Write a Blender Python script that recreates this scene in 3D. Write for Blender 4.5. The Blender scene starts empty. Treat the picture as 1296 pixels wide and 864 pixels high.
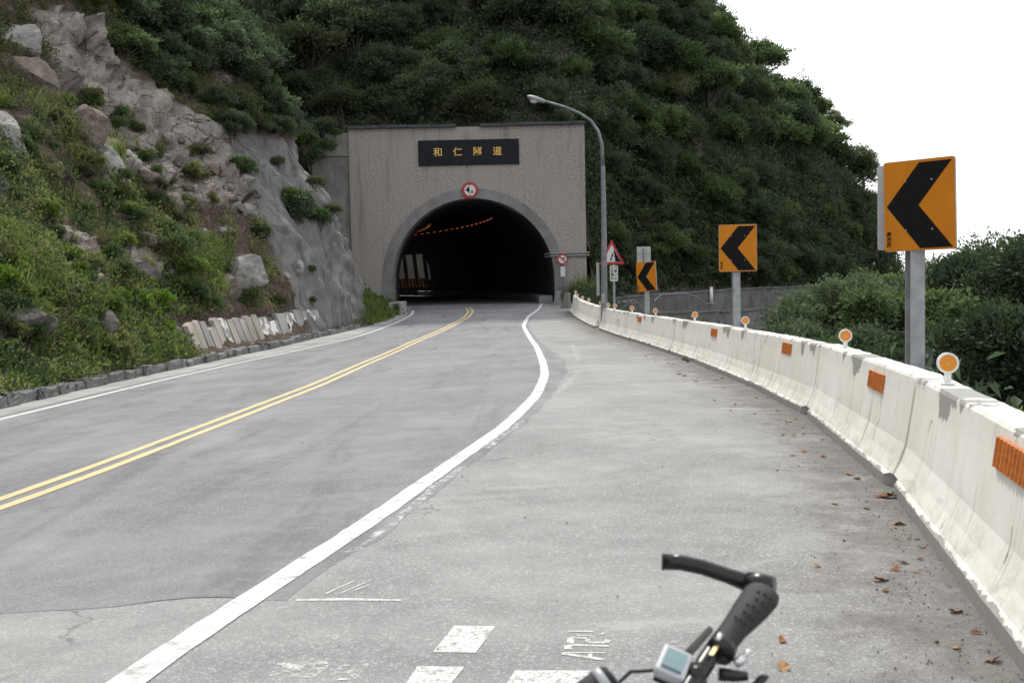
import bpy, math, random
import numpy as np
from mathutils import Vector, Matrix
from mathutils.bvhtree import BVHTree
rng = np.random.default_rng(7); random.seed(7)
SC = bpy.context.scene
C = SC.collection
R = math.radians

# ------------------------------------------------------------------ camera
FPX, EYE = 1400.0, 1.5
ROLL, PITCH = R(1.2), math.atan(82 / FPX)
fw = np.array([0, math.cos(PITCH), -math.sin(PITCH)]); rt = np.array([1.0, 0, 0]); up = np.cross(rt, fw)
cr = rt * math.cos(ROLL) - up * math.sin(ROLL); cu = up * math.cos(ROLL) + rt * math.sin(ROLL)
cam = bpy.data.cameras.new('camera'); camo = bpy.data.objects.new('camera', cam); C.objects.link(camo)
M = Matrix.Identity(4)
for i in range(3):
    M[i][0], M[i][1], M[i][2] = cr[i], cu[i], -fw[i]
M[2][3] = EYE
camo.matrix_world = M
cam.sensor_width = 36; cam.lens = FPX / 1296 * 36; cam.clip_start = .05; cam.clip_end = 5000
cam.dof.use_dof = True; cam.dof.focus_distance = 24; cam.dof.aperture_fstop = 9
SC.camera = camo

# ------------------------------------------------------------------ sky, sun, exposure
SUN_EL, SUN_AZ = R(47), R(-4)          # azimuth from straight ahead, positive to the right
wd = bpy.data.worlds.new('World'); SC.world = wd; wd.use_nodes = True
wn = wd.node_tree.nodes; wl = wd.node_tree.links
bg = wn['Background']; bg.inputs[1].default_value = .1
sky = wn.new('ShaderNodeTexSky'); sky.sky_type = 'NISHITA'; sky.sun_disc = False
sky.sun_elevation = SUN_EL; sky.sun_rotation = SUN_AZ; sky.dust_density = 2; sky.air_density = 1.0; sky.ozone_density = 1
hs = wn.new('ShaderNodeHueSaturation'); hs.inputs['Saturation'].default_value = .35; hs.inputs['Value'].default_value = 1.0
wl.new(sky.outputs[0], hs.inputs['Color']); hz_ = wn.new('ShaderNodeMix'); hz_.data_type = 'RGBA'; hz_.inputs[0].default_value = .72; wl.new(hs.outputs[0], hz_.inputs[6])
hz_.inputs[7].default_value = (10.6, 10.8, 11.1, 1)      # high thin white overcast veil over the whole sky
wl.new(hz_.outputs[2], bg.inputs[0])
sd = bpy.data.lights.new('sun', 'SUN'); sd.energy = 2.0; sd.angle = R(4.0); sd.color = (1, .955, .88)
so = bpy.data.objects.new('sun', sd); C.objects.link(so)
sdir = Vector((math.sin(SUN_AZ) * math.cos(SUN_EL), math.cos(SUN_AZ) * math.cos(SUN_EL), math.sin(SUN_EL)))
so.rotation_euler = sdir.to_track_quat('Z', 'Y').to_euler(); so.location = sdir * 200
SC.view_settings.view_transform = 'Standard'; SC.view_settings.look = 'None'
SC.view_settings.exposure = 0.5; SC.view_settings.gamma = 1
SC.cycles.max_bounces = 6; SC.cycles.diffuse_bounces = 3; SC.cycles.transmission_bounces = 4; SC.cycles.transparent_max_bounces = 4
SC.cycles.sample_clamp_indirect = 6

# ------------------------------------------------------------------ where things stand
PY = np.array([-30, 6, 14, 22, 30, 38, 46, 54, 62, 75, 400.]); PZ = np.array([0, 0, -.12, -.27, -.40, -.46, -.40, -.24, -.05, 0, 0])
PM = np.gradient(PZ, PY)
def prof(y):                            # the road's long section: a shallow sag before the tunnel
    y = np.asarray(y, float); i = np.clip(np.searchsorted(PY, y) - 1, 0, len(PY) - 2)
    h = PY[i + 1] - PY[i]; t = np.clip((y - PY[i]) / h, 0, 1); t2 = t * t; t3 = t2 * t
    return (2*t3-3*t2+1)*PZ[i] + (t3-2*t2+t)*h*PM[i] + (-2*t3+3*t2)*PZ[i+1] + (t3-t2)*h*PM[i+1]
def smooth_path(pts, n=7):
    a = np.array(sorted(pts, key=lambda p: p[1]), float); yy = np.arange(a[0, 1], a[-1, 1] + .01, .25)
    xx = np.interp(yy, a[:, 1], a[:, 0]); k = np.ones(n) / n
    for _ in range(2):
        xx = np.convolve(np.pad(xx, n // 2, mode='edge') if False else np.concatenate([2*xx[0]-xx[n//2:0:-1], xx, 2*xx[-1]-xx[-2:-n//2-1:-1]]), k, 'valid')
    return lambda y: np.interp(y, yy, xx)
TC = np.array([-82.1, 62.0]); TR = 80.0     # the tunnel bends left round this centre
def tun(off, s):                             # plan point at sideways offset, s metres past the portal
    th = s / TR; return TC[0] + (TR + off) * math.cos(th), TC[1] + (TR + off) * math.sin(th)
XR = smooth_path([(-2.6, -6), (-2.12, 0), (-1.47, 4.04), (-1.29, 5.01), (-.93, 6.72), (-.48, 9.41), (-.09, 11.6), (.33, 15.2), (.56, 19.04), (.63, 22.4), (.66, 29.2), (.5, 40), (.46, 43.5), (.74, 49.9), (1.40, 56.4), (1.75, 62), (1.75, 70)])
XY = smooth_path([(-4.7, -6), (-4.3, 2), (-3.88, 8.26), (-3.78, 9.5), (-3.72, 11.5), (-3.62, 14.4), (-3.48, 19.4), (-3.46, 25.9), (-3.2, 36.6), (-2.72, 43), (-2.13, 51.9), (-2.1, 57.5), (-2.45, 62), (-3.0, 69)])
XL = smooth_path([(-7.0, -6), (-7.1, 4), (-7.31, 15.67), (-7.38, 18.65), (-7.44, 23.2), (-7.25, 29.3), (-6.51, 36.7), (-5.85, 41.1), (-5.3, 50.3), (-5.15, 57.3), (-5.5, 62), (-6.1, 69)])
XK = smooth_path([(-7.9, -6), (-8.0, 6), (-8.21, 17.6), (-8.40, 21.4), (-8.42, 26.3), (-8.2, 33.2), (-7.44, 41.9), (-6.66, 46.9), (-6.1, 54.1), (-6.15, 59.6), (-6.5, 63)])
XB = smooth_path([(.2, -4), (1.0, 0), (1.87, 4.14), (2.13, 5.2), (2.57, 7.39), (3.05, 10.5), (3.28, 12.9), (3.40, 15.5), (3.58, 21.4), (3.55, 29.2), (3.17, 37.4), (2.86, 44.9), (2.72, 51.7), (2.95, 55.5)])
def g(x, y):                            # ground height: outer (right) side of the bend is the high side
    return prof(y) - .03 * np.clip(XR(y) - np.asarray(x, float), 0, 9)
def ray(px, py): return fw + cr * (px - 648) / FPX - cu * (py - 432) / FPX
def at(px, py, Y):
    d = ray(px, py); t = Y / d[1]; return Vector((d[0] * t, Y, EYE + d[2] * t))
def ground_at(px, py, dz=0):
    d = ray(px, py); t = np.arange(2, 90, .01); P = np.array([0, 0, EYE]) + d * t[:, None]
    k = np.argmax(P[:, 2] - g(P[:, 0], P[:, 1]) - dz < 0); return Vector(P[k])
def proj(P):
    v = np.atleast_2d(np.asarray(P, float)) - np.array([0, 0, EYE]); z = v @ fw
    return 648 + FPX * (v @ cr) / z, 432 - FPX * (v @ cu) / z, z

# ------------------------------------------------------------------ mesh helpers
def mesh(name, V, F, mats, smooth=False, attrs=None):
    me = bpy.data.meshes.new(name); V = np.asarray(V, np.float32)
    if isinstance(F, np.ndarray):
        n, k = F.shape
        me.vertices.add(len(V)); me.vertices.foreach_set('co', V.ravel())
        me.loops.add(n * k); me.loops.foreach_set('vertex_index', F.astype(np.int32).ravel())
        me.polygons.add(n); me.polygons.foreach_set('loop_start', np.arange(0, n * k, k, dtype=np.int32))
        me.update(calc_edges=True)
    else:
        me.from_pydata([tuple(map(float, v)) for v in V], [], F)
    for m in (mats if isinstance(mats, (list, tuple)) else [mats]): me.materials.append(m)
    if smooth: me.polygons.foreach_set('use_smooth', np.ones(len(me.polygons), bool))
    for k_, a in (attrs or {}).items():
        a = np.asarray(a, np.float32)
        if a.ndim == 1:
            at_ = me.attributes.new(k_, 'FLOAT', 'POINT'); at_.data.foreach_set('value', a)
        else:
            at_ = me.attributes.new(k_, 'FLOAT_VECTOR', 'POINT'); at_.data.foreach_set('vector', a.ravel())
    me.update(); return me
def obj(name, me, parent=None, loc=None, rot=None, scale=None):
    o = bpy.data.objects.new(name, me); C.objects.link(o)
    if parent: o.parent = parent
    if loc is not None: o.location = loc
    if rot is not None: o.rotation_euler = rot
    if scale is not None: o.scale = scale if hasattr(scale, '__len__') else (scale,) * 3
    return o
def tag(o, label, cat, group=None):
    o['label'] = label; o['category'] = cat
    if group: o['group'] = group
    return o
def thing(name, label, cat, loc=(0, 0, 0), rot=(0, 0, 0), group=None, scale=None):
    return tag(obj(name, None, None, loc, rot, scale), label, cat, group)
def struct(o, kind='structure'): o['kind'] = kind; return o
class MB:                                # collects simple shapes into one mesh
    def __init__(s): s.V = []; s.F = []; s.mi = []; s.m = 0
    def add(s, V, F):
        b = len(s.V); s.V += [tuple(v) for v in V]; s.F += [tuple(i + b for i in f) for f in F]; s.mi += [s.m] * len(F); return s
    def box(s, c, d, rot=None, taper=1.0):
        P = []
        for z in (-1, 1):
            k = taper if z > 0 else 1
            for x, y in ((-1, -1), (1, -1), (1, 1), (-1, 1)):
                v = Vector((x * d[0] / 2 * k, y * d[1] / 2 * k, z * d[2] / 2))
                if rot is not None: v = rot @ v
                P.append(v + Vector(c))
        return s.add(P, [(3, 2, 1, 0), (4, 5, 6, 7), (0, 1, 5, 4), (1, 2, 6, 5), (2, 3, 7, 6), (3, 0, 4, 7)])
    def tube(s, pts, r, n=10, cap=True):
        pts = [Vector(p) for p in pts]; rs = r if hasattr(r, '__len__') else [r] * len(pts); V = []; F = []
        ref = None
        for i, p in enumerate(pts):
            d = (pts[min(i + 1, len(pts) - 1)] - pts[max(i - 1, 0)]).normalized()
            if ref is None: ref = d.orthogonal().normalized()
            ref = (ref - d * ref.dot(d)).normalized(); b = d.cross(ref)
            for k in range(n):
                a = 2 * math.pi * k / n; V.append(p + (ref * math.cos(a) + b * math.sin(a)) * rs[i])
        for i in range(len(pts) - 1):
            for k in range(n):
                a = i * n + k; b2 = i * n + (k + 1) % n; F.append((a, b2, b2 + n, a + n))
        if cap: F.append(tuple(range(n - 1, -1, -1))); F.append(tuple(range((len(pts) - 1) * n, len(pts) * n)))
        return s.add(V, F)
    def prism(s, poly, y0, y1, hole=None):            # polygon in XZ pushed along Y
        n = len(poly); V = [(x, y0, z) for x, z in poly] + [(x, y1, z) for x, z in poly]
        F = [tuple(range(n)), tuple(range(2 * n - 1, n - 1, -1))] + [(i, i + n, (i + 1) % n + n, (i + 1) % n) for i in range(n)]
        return s.add(V, F)
    def ring(s, outer, inner, y0, y1):                # band between two outlines in XZ
        n = len(outer); V = [(x, y0, z) for x, z in outer] + [(x, y0, z) for x, z in inner] + [(x, y1, z) for x, z in outer] + [(x, y1, z) for x, z in inner]; F = []
        for i in range(n):
            j = (i + 1) % n
            F += [(i, j, n + j, n + i), (2*n+i, 3*n+i, 3*n+j, 2*n+j), (i, 2*n+i, 2*n+j, j), (n+i, n+j, 3*n+j, 3*n+i)]
        return s.add(V, F)
    def mesh(s, name, mats, smooth=False, bevel=0):
        me = mesh(name, s.V, s.F, mats, smooth)
        if any(s.mi): me.polygons.foreach_set('material_index', s.mi)
        if bevel:
            import bmesh
            bm = bmesh.new(); bm.from_mesh(me)
            bmesh.ops.bevel(bm, geom=[e for e in bm.edges if len(e.link_faces) == 2 and e.calc_face_angle(0) > .6], offset=bevel, segments=2, profile=.6, affect='EDGES', clamp_overlap=True)
            bm.to_mesh(me); bm.free()
        return me
    def build(s, name, mats, parent=None, smooth=False, bevel=0, **k): return obj(name, s.mesh(name, mats, smooth, bevel), parent, **k)
def circ(r, n=40, cx=0, cz=0): return [(cx + r * math.cos(2 * math.pi * i / n), cz + r * math.sin(2 * math.pi * i / n)) for i in range(n)]
def copy_tree(o, parent=None):
    c = o.copy(); C.objects.link(c); c.parent = parent
    for ch in list(o.children): copy_tree(ch, c)
    return c
def text_mesh(name, body, size, mat, depth=.004, bold=0.0):
    cu_ = bpy.data.curves.new('t', 'FONT'); cu_.body = body; cu_.size = size; cu_.extrude = depth; cu_.offset = bold
    cu_.align_x = 'CENTER'; cu_.align_y = 'CENTER'; cu_.resolution_u = 3
    t = bpy.data.objects.new('t', cu_); C.objects.link(t)
    me = bpy.data.meshes.new_from_object(t.evaluated_get(bpy.context.evaluated_depsgraph_get())); me.name = name
    bpy.data.objects.remove(t); bpy.data.curves.remove(cu_)
    me.materials.clear(); me.materials.append(mat); return me

# ------------------------------------------------------------------ noise for geometry
def _h(ix, iy, iz, s):
    n = (ix * 374761393 + iy * 668265263 + iz * 2147483647 + s * 1274126177) & 0xffffffff
    n = ((n ^ (n >> 13)) * 1274126177) & 0xffffffff
    return ((n ^ (n >> 16)) & 0xffffff) / 0xffffff
def vnoise(P, s=0):
    P = np.asarray(P, float); i = np.floor(P).astype(np.int64); f = P - i; f = f * f * (3 - 2 * f); r = 0
    for dx in (0, 1):
        for dy in (0, 1):
            for dz in (0, 1):
                w = (f[:, 0] if dx else 1 - f[:, 0]) * (f[:, 1] if dy else 1 - f[:, 1]) * (f[:, 2] if dz else 1 - f[:, 2])
                r = r + w * _h(i[:, 0] + dx, i[:, 1] + dy, i[:, 2] + dz, s)
    return r * 2 - 1
def fbm(P, o=4, s=0):
    r = 0; a = 1; P = np.asarray(P, float)
    for k in range(o): r = r + a * vnoise(P * 2 ** k, s + k); a *= .5
    return r
def cells(P, s=0):                       # blocky fracture: each cell gets its own offset and tilt; also returns distance to its joint
    P = np.asarray(P, float); i = np.floor(P).astype(np.int64)
    d1 = np.full(len(P), 9.); d2 = np.full(len(P), 9.); v = np.zeros(len(P))
    for dx in (-1, 0, 1):
        for dy in (-1, 0, 1):
            for dz in (-1, 0, 1):
                c = i + np.array([dx, dy, dz]); a = (c[:, 0], c[:, 1], c[:, 2])
                q = c + np.stack([_h(*a, s), _h(*a, s + 1), _h(*a, s + 2)], 1); e = P - q; d = (e ** 2).sum(1)
                val = .55 * (_h(*a, s + 3) - .5) + 1.5 * (e[:, 0] * (_h(*a, s + 4) - .5) + e[:, 1] * (_h(*a, s + 5) - .5) + e[:, 2] * (_h(*a, s + 6) - .5))
                n1 = d < d1; d2 = np.where(n1, d1, np.minimum(d2, d)); v = np.where(n1, val, v); d1 = np.where(n1, d, d1)
    return v, np.sqrt(d2) - np.sqrt(d1)
def inpoly(x, y, poly):
    r = np.zeros(len(x), bool); n = len(poly)
    for k in range(n):
        (x1, y1), (x2, y2) = poly[k], poly[(k + 1) % n]
        c = ((y1 > y) != (y2 > y)) & (x < (x2 - x1) * (y - y1) / (y2 - y1 + 1e-12) + x1); r ^= c
    return r

# ------------------------------------------------------------------ materials
class Mt:
    def __init__(s, name):
        s.m = bpy.data.materials.new(name); s.m.use_nodes = True; s.n = s.m.node_tree.nodes; s.l = s.m.node_tree.links
        s.p = s.n['Principled BSDF']; s.out = s.n['Material Output']
    def node(s, t, **k):
        n = s.n.new(t)
        for a, b in k.items(): setattr(n, a, b)
        return n
    def set(s, sock, v):
        if hasattr(v, 'is_output'): s.l.new(v, sock)
        elif isinstance(v, tuple) and len(v) == 3 and sock.type == 'RGBA': sock.default_value = (*v, 1)
        else: sock.default_value = v
    def coord(s, kind='Object'): return s.node('ShaderNodeTexCoord').outputs[kind]
    def pos(s): return s.node('ShaderNodeNewGeometry').outputs['Position']
    def attr(s, n, out='Fac'): return s.node('ShaderNodeAttribute', attribute_name=n).outputs[out]
    def map(s, v, sc=(1, 1, 1)):
        n = s.node('ShaderNodeMapping'); s.l.new(v, n.inputs[0]); n.inputs['Scale'].default_value = sc; return n.outputs[0]
    def noise(s, v, scale, det=4, rough=.55, dist=0, lo=None, hi=None):
        n = s.node('ShaderNodeTexNoise'); s.l.new(v, n.inputs['Vector']); n.inputs['Scale'].default_value = scale
        n.inputs['Detail'].default_value = det; n.inputs['Roughness'].default_value = rough; n.inputs['Distortion'].default_value = dist
        return n.outputs[0] if lo is None else s.range(n.outputs[0], lo, hi)
    def vor(s, v, scale, feature='F1', rnd=1):
        n = s.node('ShaderNodeTexVoronoi', feature=feature); s.l.new(v, n.inputs['Vector']); n.inputs['Scale'].default_value = scale
        n.inputs['Randomness'].default_value = rnd; return n
    def range(s, v, a, b, c=0., d=1., smooth=True):
        n = s.node('ShaderNodeMapRange', interpolation_type='SMOOTHSTEP' if smooth else 'LINEAR'); s.l.new(v, n.inputs[0])
        for i, q in enumerate((a, b, c, d)): n.inputs[i + 1].default_value = q
        return n.outputs[0]
    def math(s, op, a, b=0., c=0.):
        n = s.node('ShaderNodeMath', operation=op)
        for i, q in enumerate((a, b, c)): s.set(n.inputs[i], q)
        return n.outputs[0]
    def mix(s, f, a, b, mode='MIX'):
        n = s.node('ShaderNodeMix', data_type='RGBA', blend_type=mode); s.set(n.inputs[0], f); s.set(n.inputs[6], a); s.set(n.inputs[7], b); return n.outputs[2]
    def bump(s, h, dist=.01, strength=.6, normal=None):
        n = s.node('ShaderNodeBump'); s.l.new(h, n.inputs['Height']); n.inputs['Distance'].default_value = dist; n.inputs['Strength'].default_value = strength
        if normal: s.l.new(normal, n.inputs['Normal'])
        return n.outputs[0]
    def fin(s, col, rough=.85, nrm=None, metal=0., spec=.35):
        s.set(s.p.inputs['Base Color'], col); s.set(s.p.inputs['Roughness'], rough); s.p.inputs['Metallic'].default_value = metal
        s.p.inputs['Specular IOR Level'].default_value = spec
        if nrm: s.l.new(nrm, s.p.inputs['Normal'])
        return s.m
def plain(name, col, rough=.5, metal=0., var=.12, sc=18, spec=.4, bump=0.):
    m = Mt(name); c = m.coord(); n = m.noise(c, sc, 5)
    f = m.range(n, .3, .7, 1 - var, 1 + var, False)
    mx = m.node('ShaderNodeVectorMath', operation='SCALE'); mx.inputs[0].default_value = col; m.l.new(f, mx.inputs['Scale'])
    return m.fin(mx.outputs[0], rough, m.bump(m.noise(c, sc * 6, 3), .003, .4) if bump else None, metal, spec)
def asphalt(name, base, speck, wear, tint=(.9, .95, 1.1), track=False, cracks=False):
    m = Mt(name); p = m.pos()
    v1 = m.vor(p, 95); v2 = m.vor(p, 48)
    sp = m.noise(p, 130, 2, .6, 0, .42, .72); big = m.noise(p, .55, 5, .6, .4, .35, .68); mid = m.noise(p, 3.2, 5, .62, .2, .35, .7)
    col = m.mix(sp, base, speck)
    col = m.mix(m.math('MULTIPLY', m.range(v1.outputs['Color'], .74, .8), .45), col, tuple(c * 1.4 for c in wear))          # pale stones
    col = m.mix(m.math('MULTIPLY', m.range(v2.outputs['Color'], .0, .16, 1, 0), .5), col, tuple(c * .4 for c in base))
    col = m.mix(m.math('MULTIPLY', big, .55), col, wear); col = m.mix(m.math('MULTIPLY', mid, .25), col, tuple(c * .62 for c in base))
    if track:                                # rubbed dark patches, drawn out along the lane
        q = m.map(p, (1.4, .16, 1)); t = m.noise(q, 1.0, 6, .62, .8, .48, .68)
        t2 = m.noise(p, 9, 5, .7, 0, .3, .55); col = m.mix(m.math('MULTIPLY', m.math('MULTIPLY', t, t2), .36), col, tuple(c * .35 for c in base))
        q = m.map(p, (1.1, .10, 1)); t = m.noise(q, 1.3, 4, .6, .3, .52, .72); col = m.mix(m.math('MULTIPLY', t, .2), col, tuple(c * 1.2 for c in wear))
    if cracks:
        q = m.node('ShaderNodeVectorMath', operation='ADD'); m.l.new(p, q.inputs[0])
        dn = m.node('ShaderNodeTexNoise'); m.l.new(p, dn.inputs['Vector']); dn.inputs['Scale'].default_value = 2.2; dn.inputs['Detail'].default_value = 5
        sc = m.node('ShaderNodeVectorMath', operation='SCALE'); m.l.new(dn.outputs['Color'], sc.inputs[0]); sc.inputs['Scale'].default_value = .9; m.l.new(sc.outputs[0], q.inputs[1])
        e = m.vor(m.map(q.outputs[0], (1, 1, 0)), .33, 'DISTANCE_TO_EDGE').outputs['Distance']
        ck = m.math('MULTIPLY', m.range(e, .0, .0045, 1, 0), m.noise(p, .5, 3, .5, 0, .5, .58)); col = m.mix(m.math('MULTIPLY', ck, .55), col, (.07, .068, .065))
        pal = m.noise(m.map(p, (.5, 1.3, 1)), .7, 6, .7, 1.2, .56, .74); col = m.mix(m.math('MULTIPLY', pal, .5), col, (.46, .45, .43))
        br = m.noise(p, .8, 6, .7, .6, .55, .8); col = m.mix(m.math('MULTIPLY', br, .35), col, (.17, .155, .135))
    h = m.math('ADD', m.noise(p, 130, 3, .6), m.math('MULTIPLY', v1.outputs['Distance'], -.5))
    return m.fin(col, m.range(sp, 0, 1, .9, .75), m.bump(h, .006, .55), spec=.3)
def paint(name, col, under, wear=.5, scale=9, lo=.45, hi=.62, thin=.25):
    """road paint; where it has chipped off nothing is left and the asphalt below shows"""
    m = Mt(name); p = m.pos(); a = m.noise(p, scale, 8, .78, .3, lo, hi); s_ = m.noise(p, 110, 3, .7, 0, .46, .62)
    c = m.mix(m.math('MULTIPLY', m.noise(p, 1.3, 5, .6, 0, .4, .75), .2), col, tuple(q * .62 for q in col)); c = m.mix(m.math('MULTIPLY', m.noise(p, 40, 4, .6, 0, .45, .7), .18), c, tuple(q * .55 for q in col))
    m.fin(c, .7, m.bump(m.noise(p, 130, 3, .6), .004, .5), spec=.3)
    k = m.math('MAXIMUM', m.math('MULTIPLY', a, wear), m.math('MULTIPLY', s_, thin)); tr = m.node('ShaderNodeBsdfTransparent'); mx = m.node('ShaderNodeMixShader')
    m.l.new(k, mx.inputs[0]); m.l.new(m.p.outputs[0], mx.inputs[1]); m.l.new(tr.outputs[0], mx.inputs[2]); m.l.new(mx.outputs[0], m.out.inputs[0]); return m.m
def concrete(name, col, stain=.5, dark=.35, moss=0., vert=True, fine=40, bump=.01):
    m = Mt(name); p = m.pos(); n1 = m.noise(p, .9, 6, .62, .3); n2 = m.noise(p, fine, 4, .6); st = m.noise(m.map(p, (2.6, 2.6, .16)), 1.6, 6, .65, .2, .46, .72)
    c = m.mix(m.range(n1, .3, .72), tuple(q * .72 for q in col), tuple(min(1, q * 1.22) for q in col))
    c = m.mix(m.math('MULTIPLY', m.range(n2, .35, .7), .25), c, tuple(q * .6 for q in col))
    if vert: c = m.mix(m.math('MULTIPLY', st, stain), c, tuple(q * dark for q in col))
    if moss: c = m.mix(m.math('MULTIPLY', m.noise(p, 1.7, 6, .7, 0, .52, .7), moss), c, (.035, .05, .02))
    return m.fin(c, .9, m.bump(m.math('ADD', n2, m.math('MULTIPLY', n1, 2)), bump, .6), spec=.25)
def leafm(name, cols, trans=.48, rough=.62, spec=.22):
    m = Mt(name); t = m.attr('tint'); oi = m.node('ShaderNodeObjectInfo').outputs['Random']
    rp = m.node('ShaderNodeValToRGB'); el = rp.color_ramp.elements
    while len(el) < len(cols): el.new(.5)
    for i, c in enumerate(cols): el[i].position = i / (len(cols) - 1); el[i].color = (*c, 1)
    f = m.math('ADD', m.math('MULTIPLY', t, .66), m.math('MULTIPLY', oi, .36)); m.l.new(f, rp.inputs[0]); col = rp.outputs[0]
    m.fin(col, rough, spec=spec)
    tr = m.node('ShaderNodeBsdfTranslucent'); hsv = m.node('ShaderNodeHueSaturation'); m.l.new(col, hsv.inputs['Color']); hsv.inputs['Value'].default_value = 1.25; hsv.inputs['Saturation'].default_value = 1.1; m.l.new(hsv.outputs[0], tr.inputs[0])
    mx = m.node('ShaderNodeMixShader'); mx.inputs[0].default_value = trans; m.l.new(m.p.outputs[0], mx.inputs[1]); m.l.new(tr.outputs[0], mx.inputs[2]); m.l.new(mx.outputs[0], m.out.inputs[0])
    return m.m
def emit(name, col, st):
    m = Mt(name); m.fin((.1, .1, .1)); m.set(m.p.inputs['Emission Color'], col); m.p.inputs['Emission Strength'].default_value = st; return m.m

A_NEW = asphalt('fresh_asphalt', (.162, .165, .173), (.275, .279, .288), (.305, .309, .317), track=True)
A_OLD = asphalt('old_asphalt', (.20, .199, .198), (.345, .343, .338), (.40, .397, .39), cracks=True)
PWHITE = paint('white_road_paint', (.70, .70, .685), (.30, .30, .30), .6, 7, .47, .68, .30)
PGHOST = paint('worn_white_paint', (.72, .72, .71), (.27, .268, .262), 1.0, 13, .36, .54, .75)
PSQ = paint('chipped_white_paint', (.68, .68, .67), (.28, .28, .278), .85, 20, .49, .64, .5)
PFAINT = paint('faint_chalk_paint', (.72, .72, .71), (.26, .258, .252), .9, 26, .46, .66, .6)
PYEL = paint('yellow_road_paint', (.74, .565, .29), (.32, .29, .23), .5, 9, .56, .74, .25)
GUT = concrete('gutter_concrete', (.38, .375, .36), .2, .5, fine=25)
KERB = concrete('rough_kerb_stone', (.20, .20, .195), .5, .4, .35, fine=14, bump=.03)

def barrier_mat():
    m = Mt('painted_barrier_concrete'); p = m.pos(); bu = m.attr('bu', 'Vector')      # bu = (metres along, height, distance across)
    sx = m.node('ShaderNodeSeparateXYZ'); m.l.new(bu, sx.inputs[0]); al, hg, ac = sx.outputs
    base = m.mix(m.noise(p, 1.2, 5, .6, 0, .35, .7), (.76, .74, .665), (.85, .835, .785))
    st = m.noise(m.map(bu, (7, .55, 1)), 1.0, 6, .66, .25, .50, .75); low = m.range(hg, .75, .2)
    base = m.mix(m.math('MULTIPLY', m.math('MULTIPLY', st, low), .75), base, (.40, .35, .25))
    gm = m.math('MULTIPLY', m.noise(m.map(bu, (1.6, 3.5, 1)), 1.5, 8, .75, .6, .42, .70), m.range(hg, .45, .08)); base = m.mix(m.math('MULTIPLY', gm, .6), base, (.36, .33, .28))
    gt = m.math('MULTIPLY', m.noise(m.map(bu, (2.5, 2, 3)), 1.5, 8, .75, .4, .45, .7), m.range(hg, .60, .78)); base = m.mix(m.math('MULTIPLY', gt, .45), base, (.40, .385, .35))
    st2 = m.noise(m.map(bu, (16, .9, 1)), 1.0, 5, .7, .1, .60, .72); base = m.mix(m.math('MULTIPLY', st2, .5), base, (.27, .25, .21))
    grey = m.mix(m.noise(p, 14, 5, .65), (.25, .245, .232), (.40, .39, .37))
    pn = m.noise(p, 7, 7, .7); 
    pf = m.noise(p, 3.2, 9, .78)
    k1 = m.range(m.math('ADD', hg, m.math('MULTIPLY', m.math('SUBTRACT', pf, .5), .13)), .078, .088, 1, 0)      # bare concrete along the foot
    seg = m.noise(m.map(bu, (1, 0, 0)), .8, 3, .6); bite = m.math('MULTIPLY', m.range(seg, .46, .66), .26)
    k2 = m.math('GREATER_THAN', m.math('ADD', hg, m.math('ADD', bite, m.math('MULTIPLY', m.math('SUBTRACT', pf, .5), .5))), .845)   # flaked patches along the top edge
    k3 = m.range(m.noise(m.map(bu, (2.2, 1.1, 1.3)), 1.7, 7, .72, .4), .655, .67)
    k4 = m.range(m.noise(m.map(bu, (5, 1.2, 1)), 2.1, 4, .6, .8), .675, .69)
    k = m.math('MAXIMUM', m.math('MAXIMUM', k1, k2), m.math('MAXIMUM', k3, k4)); c = m.mix(k, base, grey)
    q = m.node('ShaderNodeVectorMath', operation='ADD'); m.l.new(bu, q.inputs[0]); dn = m.node('ShaderNodeTexNoise'); m.l.new(bu, dn.inputs['Vector']); dn.inputs['Scale'].default_value = 3; dn.inputs['Detail'].default_value = 5
    sc = m.node('ShaderNodeVectorMath', operation='SCALE'); m.l.new(dn.outputs['Color'], sc.inputs[0]); sc.inputs['Scale'].default_value = .5; m.l.new(sc.outputs[0], q.inputs[1])
    e = m.vor(m.map(q.outputs[0], (.9, .25, .2)), .9, 'DISTANCE_TO_EDGE').outputs['Distance']; ck = m.math('MULTIPLY', m.range(e, 0, .009, 1, 0), m.noise(bu, .9, 3, .5, 0, .50, .56))
    c = m.mix(m.math('MULTIPLY', ck, .6), c, (.13, .12, .11))
    h = m.math('SUBTRACT', m.math('MULTIPLY', m.noise(p, 60, 4, .6), .25), k)
    return m.fin(c, .8, m.bump(h, .008, .8), spec=.25)
BARR = barrier_mat()

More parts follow.
